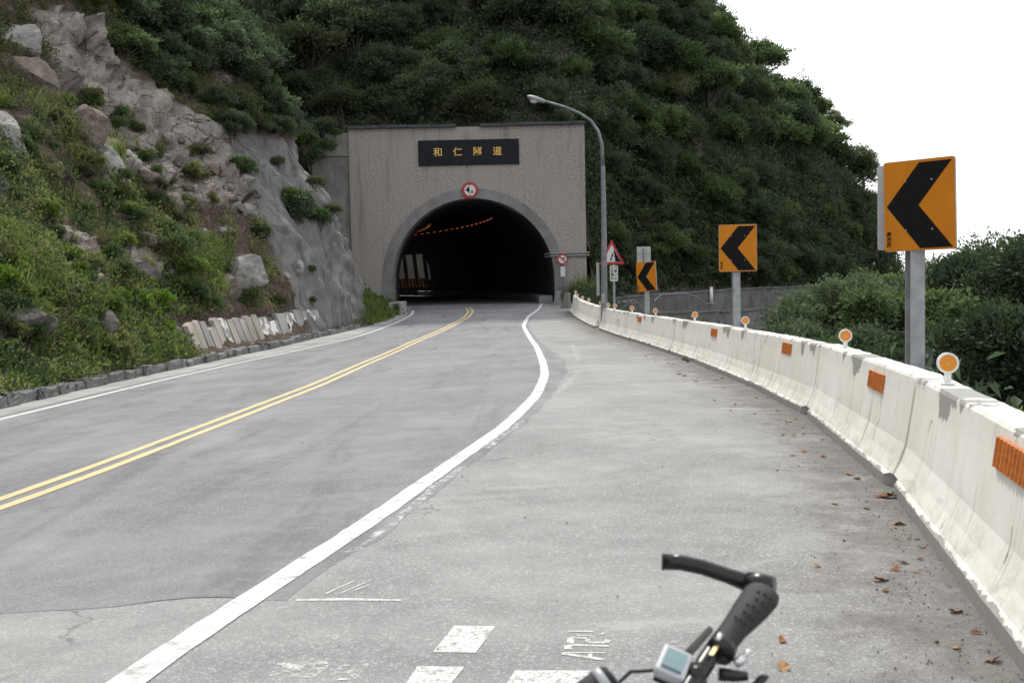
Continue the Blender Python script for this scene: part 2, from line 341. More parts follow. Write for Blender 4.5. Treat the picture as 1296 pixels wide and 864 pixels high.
def portal_mat():
    m = Mt('pebble_dash_wall'); p = m.pos(); n = m.noise(p, 11, 6, .8); b = m.noise(p, .7, 6, .6, .3)
    c = m.mix(m.range(n, .38, .62), (.195, .180, .170), (.42, .396, .375)); c = m.mix(m.range(b, .35, .7), c, (.325, .297, .278))
    w = m.vor(m.map(p, (1, 1, 1)), 17, 'F1'); c = m.mix(m.math('MULTIPLY', m.range(w.outputs['Color'], .75, .85), .22), c, (.30, .28, .265))
    dn = m.node('ShaderNodeTexNoise'); m.l.new(p, dn.inputs['Vector']); dn.inputs['Scale'].default_value = 5; q = m.node('ShaderNodeVectorMath', operation='ADD'); m.l.new(p, q.inputs[0])
    sc = m.node('ShaderNodeVectorMath', operation='SCALE'); m.l.new(dn.outputs['Color'], sc.inputs[0]); sc.inputs['Scale'].default_value = .22; m.l.new(sc.outputs[0], q.inputs[1])
    e = m.vor(m.map(q.outputs[0], (1, 0, 1)), 3.6, 'DISTANCE_TO_EDGE').outputs['Distance']; msk = m.noise(m.map(p, (1, 1, .45)), .42, 4, .55, .3, .47, .62)
    ck = m.math('MULTIPLY', m.range(e, .0, .05, 1, 0), msk); c = m.mix(m.math('MULTIPLY', ck, .13), c, (.12, .108, .10))
    st = m.noise(m.map(p, (2.0, 2.0, .12)), 1.3, 6, .65, .2, .5, .75); c = m.mix(m.math('MULTIPLY', st, .5), c, (.10, .092, .088))
    h = m.math('SUBTRACT', n, m.math('MULTIPLY', ck, .12)); return m.fin(c, .92, m.bump(h, .03, .8), spec=.2)
PORT = portal_mat()
WING = concrete('wing_wall_concrete', (.25, .24, .225), .6, .5, .15)
ARCHC = concrete('arch_ring_concrete', (.21, .215, .22), .35, .6)
LINING = concrete('dark_tunnel_lining', (.06, .058, .055), .4, .5)  # dark concrete tone for the tunnel lining and its pillars
SLATE = plain('black_slate_board', (.009, .011, .015), .6, var=.35, sc=3, spec=.2)
COPING = plain('dark_slate_coping', (.045, .046, .05), .6, var=.4, sc=3, bump=1)
GOLD = plain('gold_lettering', (.62, .40, .10), .4, .3, .15, 30)
GALV = plain('galvanised_steel', (.33, .34, .35), .5, .35, .22, 7)
GALVD = plain('weathered_grey_steel', (.20, .205, .215), .55, .25, .25, 5)
ALU = plain('aluminium_sign_back', (.40, .39, .38), .45, .4, .15, 6)
ORANGE = plain('orange_sign_sheeting', (.53, .185, .010), .6, 0, .08, 5, .2)
BLACK = plain('black_sign_vinyl', (.008, .008, .009), .7, 0, .2, 12, .12)
RED = plain('red_sign_sheeting', (.40, .02, .028), .5, 0, .12, 10)
WHITE = plain('white_sign_sheeting', (.62, .62, .60), .5, 0, .08, 10)
PLASTW = plain('white_plastic', (.74, .74, .72), .45, 0, .1, 40)
LENS = plain('amber_reflector_lens', (.72, .26, .018), .25, 0, .15, 160, .6)
RIBOR = plain('orange_ribbed_plate', (.52, .15, .02), .55, 0, .3, 25)
RUST = plain('pipe_grey', (.22, .225, .23), .5, .3, .3, 9)
WALLD = concrete('stained_retaining_concrete', (.15, .152, .146), .5, .4, .5, False)
BEIGE = concrete('beige_wall_slab', (.40, .365, .315), .45, .5, .1)
GREYP = concrete('grey_wall_slab', (.30, .295, .285), .5, .5, .2)
def flake_mat():
    m = Mt('flaking_white_wall_paint'); p = m.pos(); n = m.noise(p, 2.2, 7, .62, .4, .47, .50); c = m.mix(n, m.mix(m.noise(p, 5, 5, .6, 0, .35, .7), (.62, .61, .59), (.74, .74, .72)), m.mix(m.noise(p, 9, 5, .6, 0, .3, .7), (.22, .215, .205), (.34, .33, .315)))
    return m.fin(c, .85, m.bump(n, .01, .6), spec=.2)
FLAKE = flake_mat()
DARKG = concrete('dark_soil_backing', (.09, .075, .06), .3, .6)  # dark soil colour behind the wall slabs
STRIPEO = plain('stripe_orange', (.55, .22, .05), .6); STRIPEB = plain('stripe_black', (.02, .02, .02), .6)
TLAMP = emit('tunnel_lamp_glow', (1, .22, .05), .24)
SOILM = concrete('soil', (.10, .078, .055), 0, .5, .25, False, 12, .05)

def slope_mat():
    m = Mt('rocky_slope'); p = m.pos(); z = m.attr('zone', 'Vector'); sx = m.node('ShaderNodeSeparateXYZ'); m.l.new(z, sx.inputs[0]); rk, sh, fz = sx.outputs
    n1 = m.noise(p, 1.1, 6, .62, .3); n2 = m.noise(p, 7, 6, .68); n3 = m.noise(p, 30, 4, .6)
    soil = m.mix(m.range(n2, .35, .68), (.062, .046, .034), (.155, .118, .088)); soil = m.mix(m.math('MULTIPLY', m.range(m.vor(p, 9).outputs['Color'], .78, .84), .6), soil, (.24, .215, .19))
    rock = m.mix(m.range(n1, .34, .68), (.245, .21, .185), (.48, .435, .395)); rock = m.mix(m.math('MULTIPLY', m.range(n2, .42, .62), .4), rock, (.15, .125, .108))
    dn = m.node('ShaderNodeTexNoise'); m.l.new(p, dn.inputs['Vector']); dn.inputs['Scale'].default_value = 1.6; dn.inputs['Detail'].default_value = 6; q = m.node('ShaderNodeVectorMath', operation='ADD'); m.l.new(p, q.inputs[0])
    sc = m.node('ShaderNodeVectorMath', operation='SCALE'); m.l.new(dn.outputs['Color'], sc.inputs[0]); sc.inputs['Scale'].default_value = .8; m.l.new(sc.outputs[0], q.inputs[1])
    fr = m.range(m.vor(m.map(q.outputs[0], (1, .5, 2.0)), .62, 'DISTANCE_TO_EDGE').outputs['Distance'], 0, .022, 1, 0); fr = m.math('MULTIPLY', fr, m.noise(p, .9, 4, .6, 0, .44, .56)); rock = m.mix(m.math('MULTIPLY', fr, .7), rock, (.05, .043, .038))
    rock = m.mix(m.noise(p, .8, 5, .7, .5, .58, .70), rock, (.50, .495, .485)); rock = m.mix(m.math('MULTIPLY', m.noise(m.map(p, (.6, .6, 2.6)), 3, 6, .7, .6, .56, .64), .6), rock, (.06, .052, .046))
    shot = m.mix(m.range(n1, .3, .72), (.18, .178, .173), (.33, .326, .316)); shot = m.mix(m.math('MULTIPLY', m.noise(m.map(p, (1.3, 1.3, .3)), 1.2, 6, .65, .5, .44, .66), .75), shot, (.095, .092, .088))
    shot = m.mix(m.math('MULTIPLY', m.range(n3, .4, .66), .4), shot, (.09, .088, .085))
    c = m.mix(rk, soil, rock); c = m.mix(sh, c, shot); c = m.mix(m.math('MULTIPLY', m.range(fz, .0, .5, 1, 0), .7), c, (.035, .029, .024))
    h = m.math('SUBTRACT', m.math('ADD', m.math('MULTIPLY', n2, 1.), m.math('MULTIPLY', n3, .35)), m.math('MULTIPLY', m.math('MULTIPLY', fr, rk), .5)); return m.fin(c, .93, m.bump(h, .14, 1.0), spec=.2)
SLOPE = slope_mat()
def rock_mat(name, a, b, pale):
    m = Mt(name); p = m.pos(); n1 = m.noise(p, 1.6, 6, .62, .4); n2 = m.noise(p, 9, 6, .7); st = m.noise(m.map(p, (1, 1, 3.4)), 2.2, 6, .68, .6, .5, .62)
    c = m.mix(m.range(n1, .34, .68), a, b); c = m.mix(m.math('MULTIPLY', st, .45), c, tuple(q * .45 for q in a)); c = m.mix(m.math('MULTIPLY', m.range(n2, .5, .66), .45), c, pale)
    return m.fin(c, .9, m.bump(m.math('ADD', n2, m.math('MULTIPLY', n1, 1.5)), .07, .8), spec=.22)
RK_GREY = rock_mat('grey_rock', (.20, .19, .18), (.38, .365, .345), (.46, .45, .435)); RK_BROWN = rock_mat('brown_rock', (.125, .10, .085), (.25, .21, .18), (.34, .30, .265)); RK_DARK = rock_mat('dark_rock', (.075, .068, .062), (.17, .155, .145), (.24, .22, .205))
CLIFF = rock_mat('dark_cliff_rock', (.10, .085, .072), (.215, .19, .165), (.27, .24, .21))  # dark brown-grey rock of the cliff and spur
BARK = plain('bark', (.10, .085, .07), .9, 0, .4, 6, bump=1)
L_DARK = leafm('dark_forest_leaf', [(.026, .040, .027), (.060, .088, .052), (.105, .145, .080), (.17, .215, .115)])
L_DEEP = leafm('deep_green_leaf', [(.014, .022, .013), (.028, .044, .024), (.046, .070, .036), (.075, .105, .052)], .3)  # darkest leaf green, for the dark trees behind the barrier
L_MID = leafm('mid_green_leaf', [(.030, .048, .025), (.068, .104, .046), (.118, .170, .072), (.185, .24, .105)])
L_OLIVE = leafm('olive_leaf', [(.040, .050, .027), (.074, .094, .046), (.115, .135, .068), (.17, .185, .10)])
L_BRIGHT = leafm('bright_weed_leaf', [(.050, .075, .022), (.105, .155, .042), (.165, .225, .066), (.24, .295, .11)], .5)
L_LIME = leafm('fresh_lime_leaf', [(.06, .11, .02), (.11, .19, .032), (.16, .255, .05), (.21, .32, .08)], .45)
L_WEED = leafm('mixed_weed_leaf', [(.065, .072, .032), (.125, .152, .058), (.19, .22, .092), (.29, .28, .16)], .5)
L_DRYG = leafm('dry_grass_blade', [(.10, .085, .05), (.17, .145, .085), (.24, .20, .12)], .3)
DRYLEAF = [plain('dry_leaf_' + n, c, .8, 0, .35, 60) for n, c in (('brown', (.20, .095, .04)), ('tan', (.34, .20, .09)), ('rust', (.26, .10, .035)))]
GREENLEAF = plain('green_leaf', (.08, .15, .03), .6, 0, .3, 60)
RUB_BLACK = plain('black_rubber_grip', (.017, .018, .020), .7, 0, .15, 90, bump=1)
BAR_BLACK = plain('black_anodised_bar', (.014, .014, .015), .28, .3, .15, 30, .5)
ALU_BR = plain('polished_alloy', (.62, .62, .63), .28, .8, .08, 30)
GREY_PL = plain('silver_grey_plastic', (.42, .43, .45), .4, .1, .08, 30)
LCD = plain('lcd_screen', (.20, .29, .29), .2, 0, .06, 30)
LCDD = plain('lcd_dark', (.07, .09, .13), .3)
TEAL = plain('teal_button', (.14, .24, .27), .35)
YELST = plain('yellow_sticker', (.65, .42, .08), .4)
TYRE = plain('tyre_rubber', (.022, .022, .022), .8, 0, .2, 60)
def silt_mat():
    m = Mt('silt_film'); p = m.pos(); f = m.attr('f'); n = m.noise(p, 2.4, 9, .78, .5); n2 = m.noise(p, 14, 6, .7)
    m.fin(m.mix(m.range(n2, .35, .65), (.175, .163, .147), (.25, .236, .215)), .95, m.bump(n2, .01, .6), spec=.15)
    k = m.math('ADD', m.math('MULTIPLY', f, .62), m.math('MULTIPLY', m.math('SUBTRACT', n, .5), 1.7)); k = m.range(k, .12, .72, 0, .52)
    tr = m.node('ShaderNodeBsdfTransparent'); mx = m.node('ShaderNodeMixShader'); m.l.new(k, mx.inputs[0]); m.l.new(tr.outputs[0], mx.inputs[1]); m.l.new(m.p.outputs[0], mx.inputs[2]); m.l.new(mx.outputs[0], m.out.inputs[0]); return m.m
SILT = silt_mat()
CABLE = plain('black_cable', (.012, .012, .012), .45)

# ------------------------------------------------------------------ ground, road and markings
def sheet(name, x0, x1, mat, ys, nx, dz, zf=None):
    V = []; n = nx + 1
    for y in ys:
        a, b = float(x0(y)), float(x1(y)); c_ = min(max(float(XR(y)), a), b); hf = nx * 2 // 3
        cols_ = list(np.linspace(a, c_, hf, endpoint=False)) + list(np.linspace(c_, b, nx - hf + 1)) if nx > 4 else list(np.linspace(a, b, n))
        for x in cols_:
            x = float(x); V.append((x, y, (g(x, y) if zf is None else zf(x, y)) + dz))
    F = np.array([(r * n + k, r * n + k + 1, (r + 1) * n + k + 1, (r + 1) * n + k) for r in range(len(ys) - 1) for k in range(nx)])
    return obj(name, mesh(name, V, F, mat, True))
Y0 = np.arange(-6, 63.01, .5)
struct(obj('ground', mesh('ground', [(-1500, -1500, -16), (1500, -1500, -16), (1500, 1500, -16), (-1500, 1500, -16)], [(0, 1, 2, 3)], SOILM)))
struct(sheet('shoulder', lambda y: XK(y) - .6, lambda y: XB(np.clip(y, -4, 55)) + .62 + max(0, y - 55) * .25, A_OLD, np.concatenate([Y0, [63.5]]), 16, 0))
wob = lambda y, a=.04, s=3: a * float(vnoise([[y * 1.7, 0, 0]], s)[0])
bulge = lambda y: .10 + .26 * math.exp(-((y - 23) / 5.5) ** 2)
Yr = np.arange(5.1, 63.01, .25)
road = struct(sheet('road', lambda y: XL(y) - .28, lambda y: XR(y) + .1 + bulge(y) + wob(y), A_NEW, Yr, 60, .0015))
for v in road.data.vertices:                         # ragged start of the newer surfacing
    if v.co.y < 5.15: v.co.y += .10 * float(fbm([[v.co.x * 1.3, 3, 0]], 3)[0])
def ribbon(name, xf, off, w, mat, ya, yb, dz, step=.25, dx=lambda y: 0, edge=.006, seed=5):
    ys = np.arange(ya, yb + .001, step); V = []; F = []
    for i, y in enumerate(ys):
        t = (xf(y + .1) - xf(y - .1)) / .2; n = math.hypot(1, t); nx, ny = 1 / n, -t / n; c = xf(y) + off
        for s_ in (-1, 1):
            u = s_ * w / 2 + edge * float(vnoise([[y * 7, s_ * 9, seed]])[0]); X = c + nx * u; Yy = y + ny * u; V.append((X, Yy, g(X, Yy) + dz))
        if i: F.append((2*i-2, 2*i-1, 2*i+1, 2*i))
    return obj(name, mesh(name, V, F, mat))
lines = thing('edge_line', 'wide white edge line sweeping along the outer side of the asphalt', 'road marking')
o = ribbon('paint_strip', XR, 0, .15, PWHITE, -4, 62, .006, .12, edge=.007); o.parent = lines
gl = thing('worn_edge_line', 'faded remains of an older white edge line on the shoulder', 'road marking')
XG = smooth_path([(-1.28, 4), (-.80, 6.7), (-.41, 9.3), (-.02, 11.5), (.40, 14.4), (.78, 16.5), (1.12, 19.5), (1.33, 22.7), (1.5, 26), (1.62, 30), (1.66, 33)])
for a, b, w in ((6.0, 9.2, .07), (10.0, 12.4, .08), (15.4, 20.6, .12), (23.0, 30.5, .11)):
    o = ribbon('paint_strip', XG, .02, w, PGHOST, a, b, .003, edge=.03); o.parent = gl
yl = thing('centre_line', 'double yellow line down the middle of the road', 'road marking')
for s_ in (-1, 1):
    o = ribbon('paint_strip', XY, s_ * .115, .105, PYEL, 5.2, 66, .006); o.parent = yl
o = tag(ribbon('edge_line', XL, 0, .15, PWHITE, 5.2, 66, .006), 'thin white edge line beside the hillside kerb', 'road marking')
struct(sheet('gutter', lambda y: XK(y) - .02, lambda y: XL(y) - .26, GUT, Y0, 3, .005))
# painted squares and survey marks on the shoulder
def patch(name, pix, mat, label, dz=.003, cat='road marking', group=None):
    V = [ground_at(*p) for p in pix]; V = [(v.x, v.y, g(v.x, v.y) + dz) for v in V]
    return tag(obj(name, mesh(name, V, [tuple(range(len(V)))], mat)), label, cat, group)
patch('painted_square', [(548, 826), (602, 827), (627, 793), (575, 792)], PSQ, 'white painted square on the shoulder, cleanest and standing alone')
patch('painted_square', [(510, 872), (566, 872), (588, 845), (528, 844)], PSQ, 'white painted square on the shoulder with a dark scratch in it')
patch('painted_square', [(338, 858), (352, 840), (408, 837), (420, 842), (398, 858)], PGHOST, 'badly worn white paint block beside the broad edge line')
patch('painted_square', [(412, 862), (430, 842), (468, 840), (450, 861)], PGHOST, 'small worn white paint block next to another worn block')
patch('painted_square', [(640, 868), (652, 849), (748, 849), (738, 870)], PSQ, 'long white paint block under the bicycle light')
patch('survey_line', [(375, 758.5), (440, 757.5), (508, 759), (508, 761.5), (440, 760.5), (375, 761)], PFAINT, 'thin straight white survey line sprayed on the shoulder')
def strokes(name, segs, label, w=.016, wz=1.0):
    mb = MB()
    for (a, b, k) in segs:
        p, q = ground_at(*a), ground_at(*b); d = (q - p); d.z = 0
        if d.length < 1e-4: continue
        n = Vector((-d.y, d.x, 0)).normalized() * w * k / 2; P = [p - n, p + n, q + n, q - n]
        mb.add([(v.x, v.y, g(v.x, v.y) + .003) for v in P], [(3, 2, 1, 0)])
    return tag(mb.build(name, PFAINT), label, 'road marking')
Zp = lambda x, y: (660 + x / 6.48, 760 + y / 6.48)
strokes('sprayed_figures', [(Zp(a, b), Zp(c, d), k) for a, b, c, d, k in ((335, 435, 690, 431, .7), (335, 437, 675, 492, 1.5), (562, 438, 566, 474, 1), (378, 368, 384, 402, 2), (440, 370, 712, 378, 1.2), (384, 368, 440, 371, .9), (402, 308, 402, 356, 1.8), (402, 306, 545, 314, 1), (542, 322, 548, 350, 1.3), (548, 350, 690, 352, 1.2), (690, 352, 716, 324, 1.6), (650, 278, 690, 270, .8), (385, 258, 592, 260, .9), (450, 290, 580, 294, .7))], 'thin white letters sprayed sideways on the shoulder')
strokes('sprayed_triangle', [((412, 752), (448, 735), .8), ((430, 752), (470, 734), .6), ((448, 748), (468, 740), .7)], 'faint white sprayed triangle above the thin survey line')

# ------------------------------------------------------------------ barrier
PROFB = [(0, -.05), (0, .075), (.03, .10), (.075, .19), (.115, .30), (.14, .46), (.165, .62), (.182, .755), (.195, .775), (.37, .775), (.385, .755), (.40, .5), (.43, .30), (.52, .12), (.55, .075), (.55, -.05)]
ends = [-3.6, -.4, 3.0, 7.6, 12.1, 14.9, 18.4, 21.8, 25.2, 28.6, 32.0, 35.6, 39.5, 40.5, 43.6, 46.6, 49.6, 52.2, 54.6]
XE = XB(np.array(ends)); XBC = lambda y: np.interp(y, ends, XE)          # the barrier is laid in straight units
seg_s = np.arange(-4, 55.6, .05); seg_x = XB(seg_s)
arc = np.concatenate([[0], np.cumsum(np.hypot(np.diff(seg_s), np.diff(seg_x)))])
def bframe(y):
    k = int(np.clip(np.searchsorted(ends, y) - 1, 0, len(ends) - 2)); t = float((XE[k + 1] - XE[k]) / (ends[k + 1] - ends[k])); n = math.hypot(1, t); return np.array([float(XBC(y)), y]), np.array([t / n, 1 / n]), np.array([1 / n, -t / n])
def bpoint(y, u, z):
    p, t, n = bframe(y); q = p + n * u; return Vector((q[0], q[1], float(prof(y)) + z))
near_labels = {4: 'with the ribbed orange plate nearest to a bare foot notch'}
nb = 0
for i in range(len(ends) - 1):
    a, b = ends[i] + .011, ends[i + 1] - .011
    if ends[i] == 39.5: continue                          # gap where the lamp post stands
    inner = np.arange(a + .15, b - .14, .12)
    ys = np.concatenate([[a, a + .03, a + .07], inner, [b - .07, b - .03, b]]); V = []; BU = []; n = len(PROFB)
    shift = rng.uniform(-.012, .012); lift = rng.uniform(-.008, .008)
    chipA, chipB = rng.uniform(.0, .06), rng.uniform(.0, .06)
    if abs(ends[i] - 7.6) < .1 or abs(ends[i] - 12.1) < .1: chipA = .075
    if abs(ends[i+1] - 7.6) < .1 or abs(ends[i+1] - 12.1) < .1: chipB = .075
    for j, y in enumerate(ys):
        da, db = y - a, b - y; ch = max(chipA * (da < .09), chipB * (db < .09))
        s_ = float(np.interp(y, seg_s, arc))
        for k, (u, z) in enumerate(PROFB):
            zz, uu = z, u + shift
            r = rng.uniform(-.006, .006)
            if k in (0, 1) and ch > .03: uu += ch * (.7 if k else 1); zz = z + (ch * .2 if k else 0)
            if k == 1: zz += r * .8; uu += abs(r) * .4
            if k in (8, 9): zz += r * .5
            if (da < .02 or db < .02) and k in (7, 8, 9): zz -= .012
            p = bpoint(y, uu, zz + lift * (k > 2)); V.append(p); BU.append((s_, z, u))
    F = [(j * n + k, (j + 1) * n + k, (j + 1) * n + k + 1, j * n + k + 1) for j in range(len(ys) - 1) for k in range(n - 1)]
    F += [tuple(range(n)), tuple(range((len(ys) - 1) * n + n - 1, (len(ys) - 1) * n - 1, -1))]
    o = obj('concrete_barrier', mesh('concrete_barrier', V, F, BARR, False, {'bu': np.array(BU)}))
    ORD = ['first', 'second', 'third', 'fourth', 'fifth', 'sixth', 'seventh', 'eighth', 'ninth', 'tenth', 'eleventh', 'twelfth']
    if ends[i] < 39: lab = 'white painted concrete barrier unit, ' + ORD[11 - i] + ' from the lamp post along the open shoulder'
    else: lab = 'greyish concrete barrier unit, ' + ORD[i - 13] + ' from the lamp post towards the tunnel'
    tag(o, lab, 'barrier', 'concrete barrier units along the outer shoulder')
def path_y(px, u=.28, dz=.78, lo=4, hi=54.6):
    ys = np.arange(lo, hi, .02); P = np.array([bpoint(y, u, dz) for y in ys]); X, _, _ = proj(P); return float(ys[np.argmin(abs(X - px))])
# ribbed orange plates on the barrier face
for px, lab in ((1283, 'ribbed orange plate on the barrier nearest the bicycle'), (1110, 'ribbed orange plate on the barrier below the large chevron sign'), (997, 'ribbed orange plate on the short barrier unit'), (904, 'ribbed orange plate on the barrier left of the middle chevron post'), (810, 'small ribbed orange plate on the barrier below the far chevron sign')):
    yc = path_y(px, .165, .62); L, hgt, nr = .62, .135, 9; mb = MB(); V = []; F = []
    for k in range(nr * 4 + 1):
        s_ = (k / (nr * 4) - .5) * L; d = .008 * (1 if k % 4 in (1, 2) else 0) + .017
        p, t, n = bframe(yc); 
        for z in (.575, .575 + hgt):
            base = .165 - (0.62 - z) * -.13
            q = bpoint(yc + s_ * t[1], np.interp(z, [.46, .62, .755], [.14, .165, .182]) - d, z); V.append(q)
        if k: F.append((2*k-2, 2*k, 2*k+1, 2*k-1))
    nV = len(V)
    for k in range(nr * 4 + 1):
        s_ = (k / (nr * 4) - .5) * L; t = bframe(yc)[1]
        for z in (.575, .575 + hgt): V.append(bpoint(yc + s_ * t[1], np.interp(z, [.46, .62, .755], [.14, .165, .182]) + .01, z))
    m_ = nr * 4
    for k in range(m_): F += [(2*k, nV+2*k, nV+2*k+2, 2*k+2), (2*k+1, 2*k+3, nV+2*k+3, nV+2*k+1)]
    F += [(0, 1, nV+1, nV), (2*m_, nV+2*m_, nV+2*m_+1, 2*m_+1)]
    tag(obj('delineator_plate', mesh('delineator_plate', V, F, RIBOR)), lab, 'reflector plate', 'ribbed orange plates on the barrier')
# amber reflectors on the barrier top
mb = MB(); mb.box((0, 0, .006), (.085, .06, .012)); mb.box((0, 0, .045), (.042, .022, .07)); PST = mb.mesh('post', PLASTW, bevel=.003)
mb = MB(); mb.ring(circ(.066, 32, 0, .135), circ(.053, 32, 0, .135), -.016, .016); mb.prism(circ(.054, 32, 0, .135), -.007, .007); RIM = mb.mesh('rim', PLASTW)
mb = MB(); P0 = circ(.053, 32, 0, .135); mb.ring(P0, circ(.030, 32, 0, .135), -.013, -.0075); mb.prism(circ(.031, 32, 0, .135), -.0145, -.0075); LNS = mb.mesh('lens', LENS)
mb = MB(); mb.prism(circ(.006, 12, 0, .135), -.018, -.0145); SCRW = mb.mesh('screw', ALU_BR)
refl_px = [1198, 1069, 943, 879, 829.6, 800, 778.5, 769.5, 760.4, 745, 737.5, 731, 720]
rl = ['at the near barrier by the big chevron post', 'above the ribbed plate, beyond the big chevron post', 'just right of the middle chevron post', 'left of the middle chevron post', 'right of the far chevron post', 'left of the far chevron post', 'below the rockfall warning sign', 'right against the lamp post', 'left of the lamp post', None, None, None, None]
for i, px in enumerate(refl_px):
    y = path_y(px); p = bpoint(y, .285, .775); ang = math.atan2(p.x, p.y)
    t = thing('barrier_reflector', 'round amber reflector on white post, ' + rl[i] if rl[i] else 'round amber reflector on the barrier between lamp post and tunnel', 'reflector', p, (rng.uniform(-.04, .04), rng.uniform(-.05, .05), -ang * .5 + rng.uniform(-.1, .1)), 'amber reflectors on the barrier')
    obj('post', PST, t); r_ = obj('rim', RIM, t); obj('lens', LNS, r_); obj('screw', SCRW, r_)

# ------------------------------------------------------------------ tunnel portal (built in its own frame: x right, z up, at y = 62)
PYD = 62.0; zc = lambda r: r
pc = at(600.5, 386, PYD); PX, PZ0 = pc.x, -.10
S = PYD / FPX * (1 / 1.0)
XLp, XRp = at(443, 250, PYD).x, at(741, 250, PYD).x; ZT = at(590, 157, PYD).z
AR, AH = 4.52, at(598, 251, PYD).z - PZ0
def arch(r_add, n=40, base=0.0):
    a = AR + r_add; hs = AH + r_add - a; P = [(PX - a, PZ0 - .4 + base)]
    for k in range(n + 1):
        t = math.pi * (1 - k / n); P.append((PX + a * math.cos(t), PZ0 + hs + a * math.sin(t)))
    P.append((PX + a, PZ0 - .4 + base)); return P
portal = thing('tunnel_portal', 'pebble dashed tunnel portal wall with a large round arch opening', 'tunnel', (0, 0, 0))
def panel_with_arch(mb, x0, x1, z0, z1, r_add, y0, y1):
    A = arch(r_add); n = len(A)
    outer = [(x0, z0)]
    for (x, z) in A[1:-1]:
        t = math.atan2(z - (PZ0 + 1.2), x - PX); c, s_ = math.cos(t), math.sin(t)
        k = min((x1 - PX) / c if c > 1e-6 else 1e9, (x0 - PX) / c if c < -1e-6 else 1e9, (z1 - PZ0 - 1.2) / s_ if s_ > 1e-6 else 1e9)
        outer.append((PX + c * k, PZ0 + 1.2 + s_ * k))
    outer.append((x1, z0))
    outer[0] = (x0, z0)
    # put the wall's top corners on the outline
    for cx in (x0, x1):
        j = min(range(n), key=lambda q: (outer[q][0] - cx) ** 2 + (outer[q][1] - z1) ** 2); outer[j] = (cx, z1)
    V = [(x, y0, z) for x, z in outer] + [(x, y0, z) for x, z in A] + [(x, y1, z) for x, z in outer] + [(x, y1, z) for x, z in A]; F = []
    for i in range(n - 1): F += [(i, n + i, n + i + 1, i + 1), (i, i + 1, 2*n+i+1, 2*n+i), (n+i, 3*n+i, 3*n+i+1, n+i+1)]
    F += [(0, 2*n, 3*n, n), (n-1, 2*n-1, 4*n-1, 3*n-1)]
    mb.add(V, F)
mb = MB(); panel_with_arch(mb, XLp, XRp, -1.0, ZT - .16, .55, PYD, PYD + 1.6); mb.build('wall', PORT, portal)
A1, A0 = arch(.55), arch(0)
nA = len(A1); nseg = 14; idx = np.linspace(0, nA - 1, nseg + 1).round().astype(int)
for q in range(nseg):                                # voussoir segments of the cast ring
    i0, i1 = idx[q], idx[q + 1]; o_, i_ = A1[i0:i1 + 1], A0[i0:i1 + 1]; k = len(o_)
    V = [(x, PYD - .06, z) for x, z in o_] + [(x, PYD - .06, z) for x, z in i_] + [(x, PYD + 1.5, z) for x, z in o_] + [(x, PYD + 1.5, z) for x, z in i_]
    F = [(j, k + j, k + j + 1, j + 1) for j in range(k - 1)] + [(k + j, 3*k + j, 3*k + j + 1, k + j + 1) for j in range(k - 1)] + [(j, j + 1, 2*k + j + 1, 2*k + j) for j in range(k - 1)] + [(0, 2*k, 3*k, k), (k-1, 2*k-1, 4*k-1, 3*k-1)]
    obj('arch_ring', mesh('arch_ring', V, F, ARCHC), portal)
x = XLp - .02
while x < XRp:                                       # coping slabs, some lifted or missing
    w = rng.uniform(.8, 1.6); w = min(w, XRp + .05 - x)
    if not (PX - 1.2 < x < PX - .1):
        mb = MB(); mb.box((x + w / 2, PYD + .75, ZT - .08 + rng.uniform(-.02, .02)), (w - .03, 1.9, .16), Matrix.Rotation(rng.uniform(-.006, .006), 3, 'Y')); mb.build('coping_slab', COPING, portal)
    x += w
wx = at(396, 250, PYD).x
mb = MB(); mb.box(((wx + XLp) / 2 - .03, PYD + .55, (ZT - 1.65 - 1) / 2), (XLp - wx, .8, ZT - 1.65 + 1)); mb.build('wing_wall', WING, portal)
mb = MB(); mb.box(((wx + XLp) / 2 - .03, PYD + .50, ZT - .98), (XLp - wx, .8, 1.28)); mb.build('wing_wall_cap', WING, portal)
# name board
bl, br_ = at(529.5, 194, PYD), at(657, 192, PYD); bt, bb = at(593, 177, PYD).z, at(593, 209, PYD).z
board = thing('name_board', 'black board with four gold Chinese characters above the tunnel arch', 'sign board', ((bl.x + br_.x) / 2, PYD - .02, (bt + bb) / 2))
mb = MB(); mb.box((0, -.03, 0), (br_.x - bl.x, .08, bt - bb)); mb.build('panel', SLATE, board, bevel=.01)
for k, ch in enumerate('和仁隧道'):
    obj('character', text_mesh('character', ch, .52, GOLD, .012, .006), board, ((k - 1.5) * 1.10 - .06, -.085, .0), (math.pi / 2, 0, 0))
# height limit sign
hp = at(595, 241, PYD)
hsn = thing('height_limit_sign', 'round red and white height limit sign reading 4.6 over the arch', 'sign', (hp.x, PYD - .12, hp.z))
mb = MB(); mb.prism(circ(.44), -.02, .02); mb.build('disc', WHITE, hsn)
mb = MB(); mb.ring(circ(.445), circ(.315), -.030, .0); mb.build('red_ring', RED, hsn)
obj('numeral', text_mesh('numeral', '4', .46, BLACK, .002, .016), hsn, (-.12, -.024, .01), (math.pi / 2, 0, 0))
obj('numeral', text_mesh('numeral', '.6', .26, BLACK, .002, .006), hsn, (.09, -.024, -.08), (math.pi / 2, 0, 0))
mb = MB(); mb.prism([(-.07, .33), (.07, .33), (0, .25)], -.034, -.02); mb.prism([(-.06, -.32), (0, -.25), (.06, -.32)], -.034, -.02); mb.build('clearance_mark', BLACK, hsn)
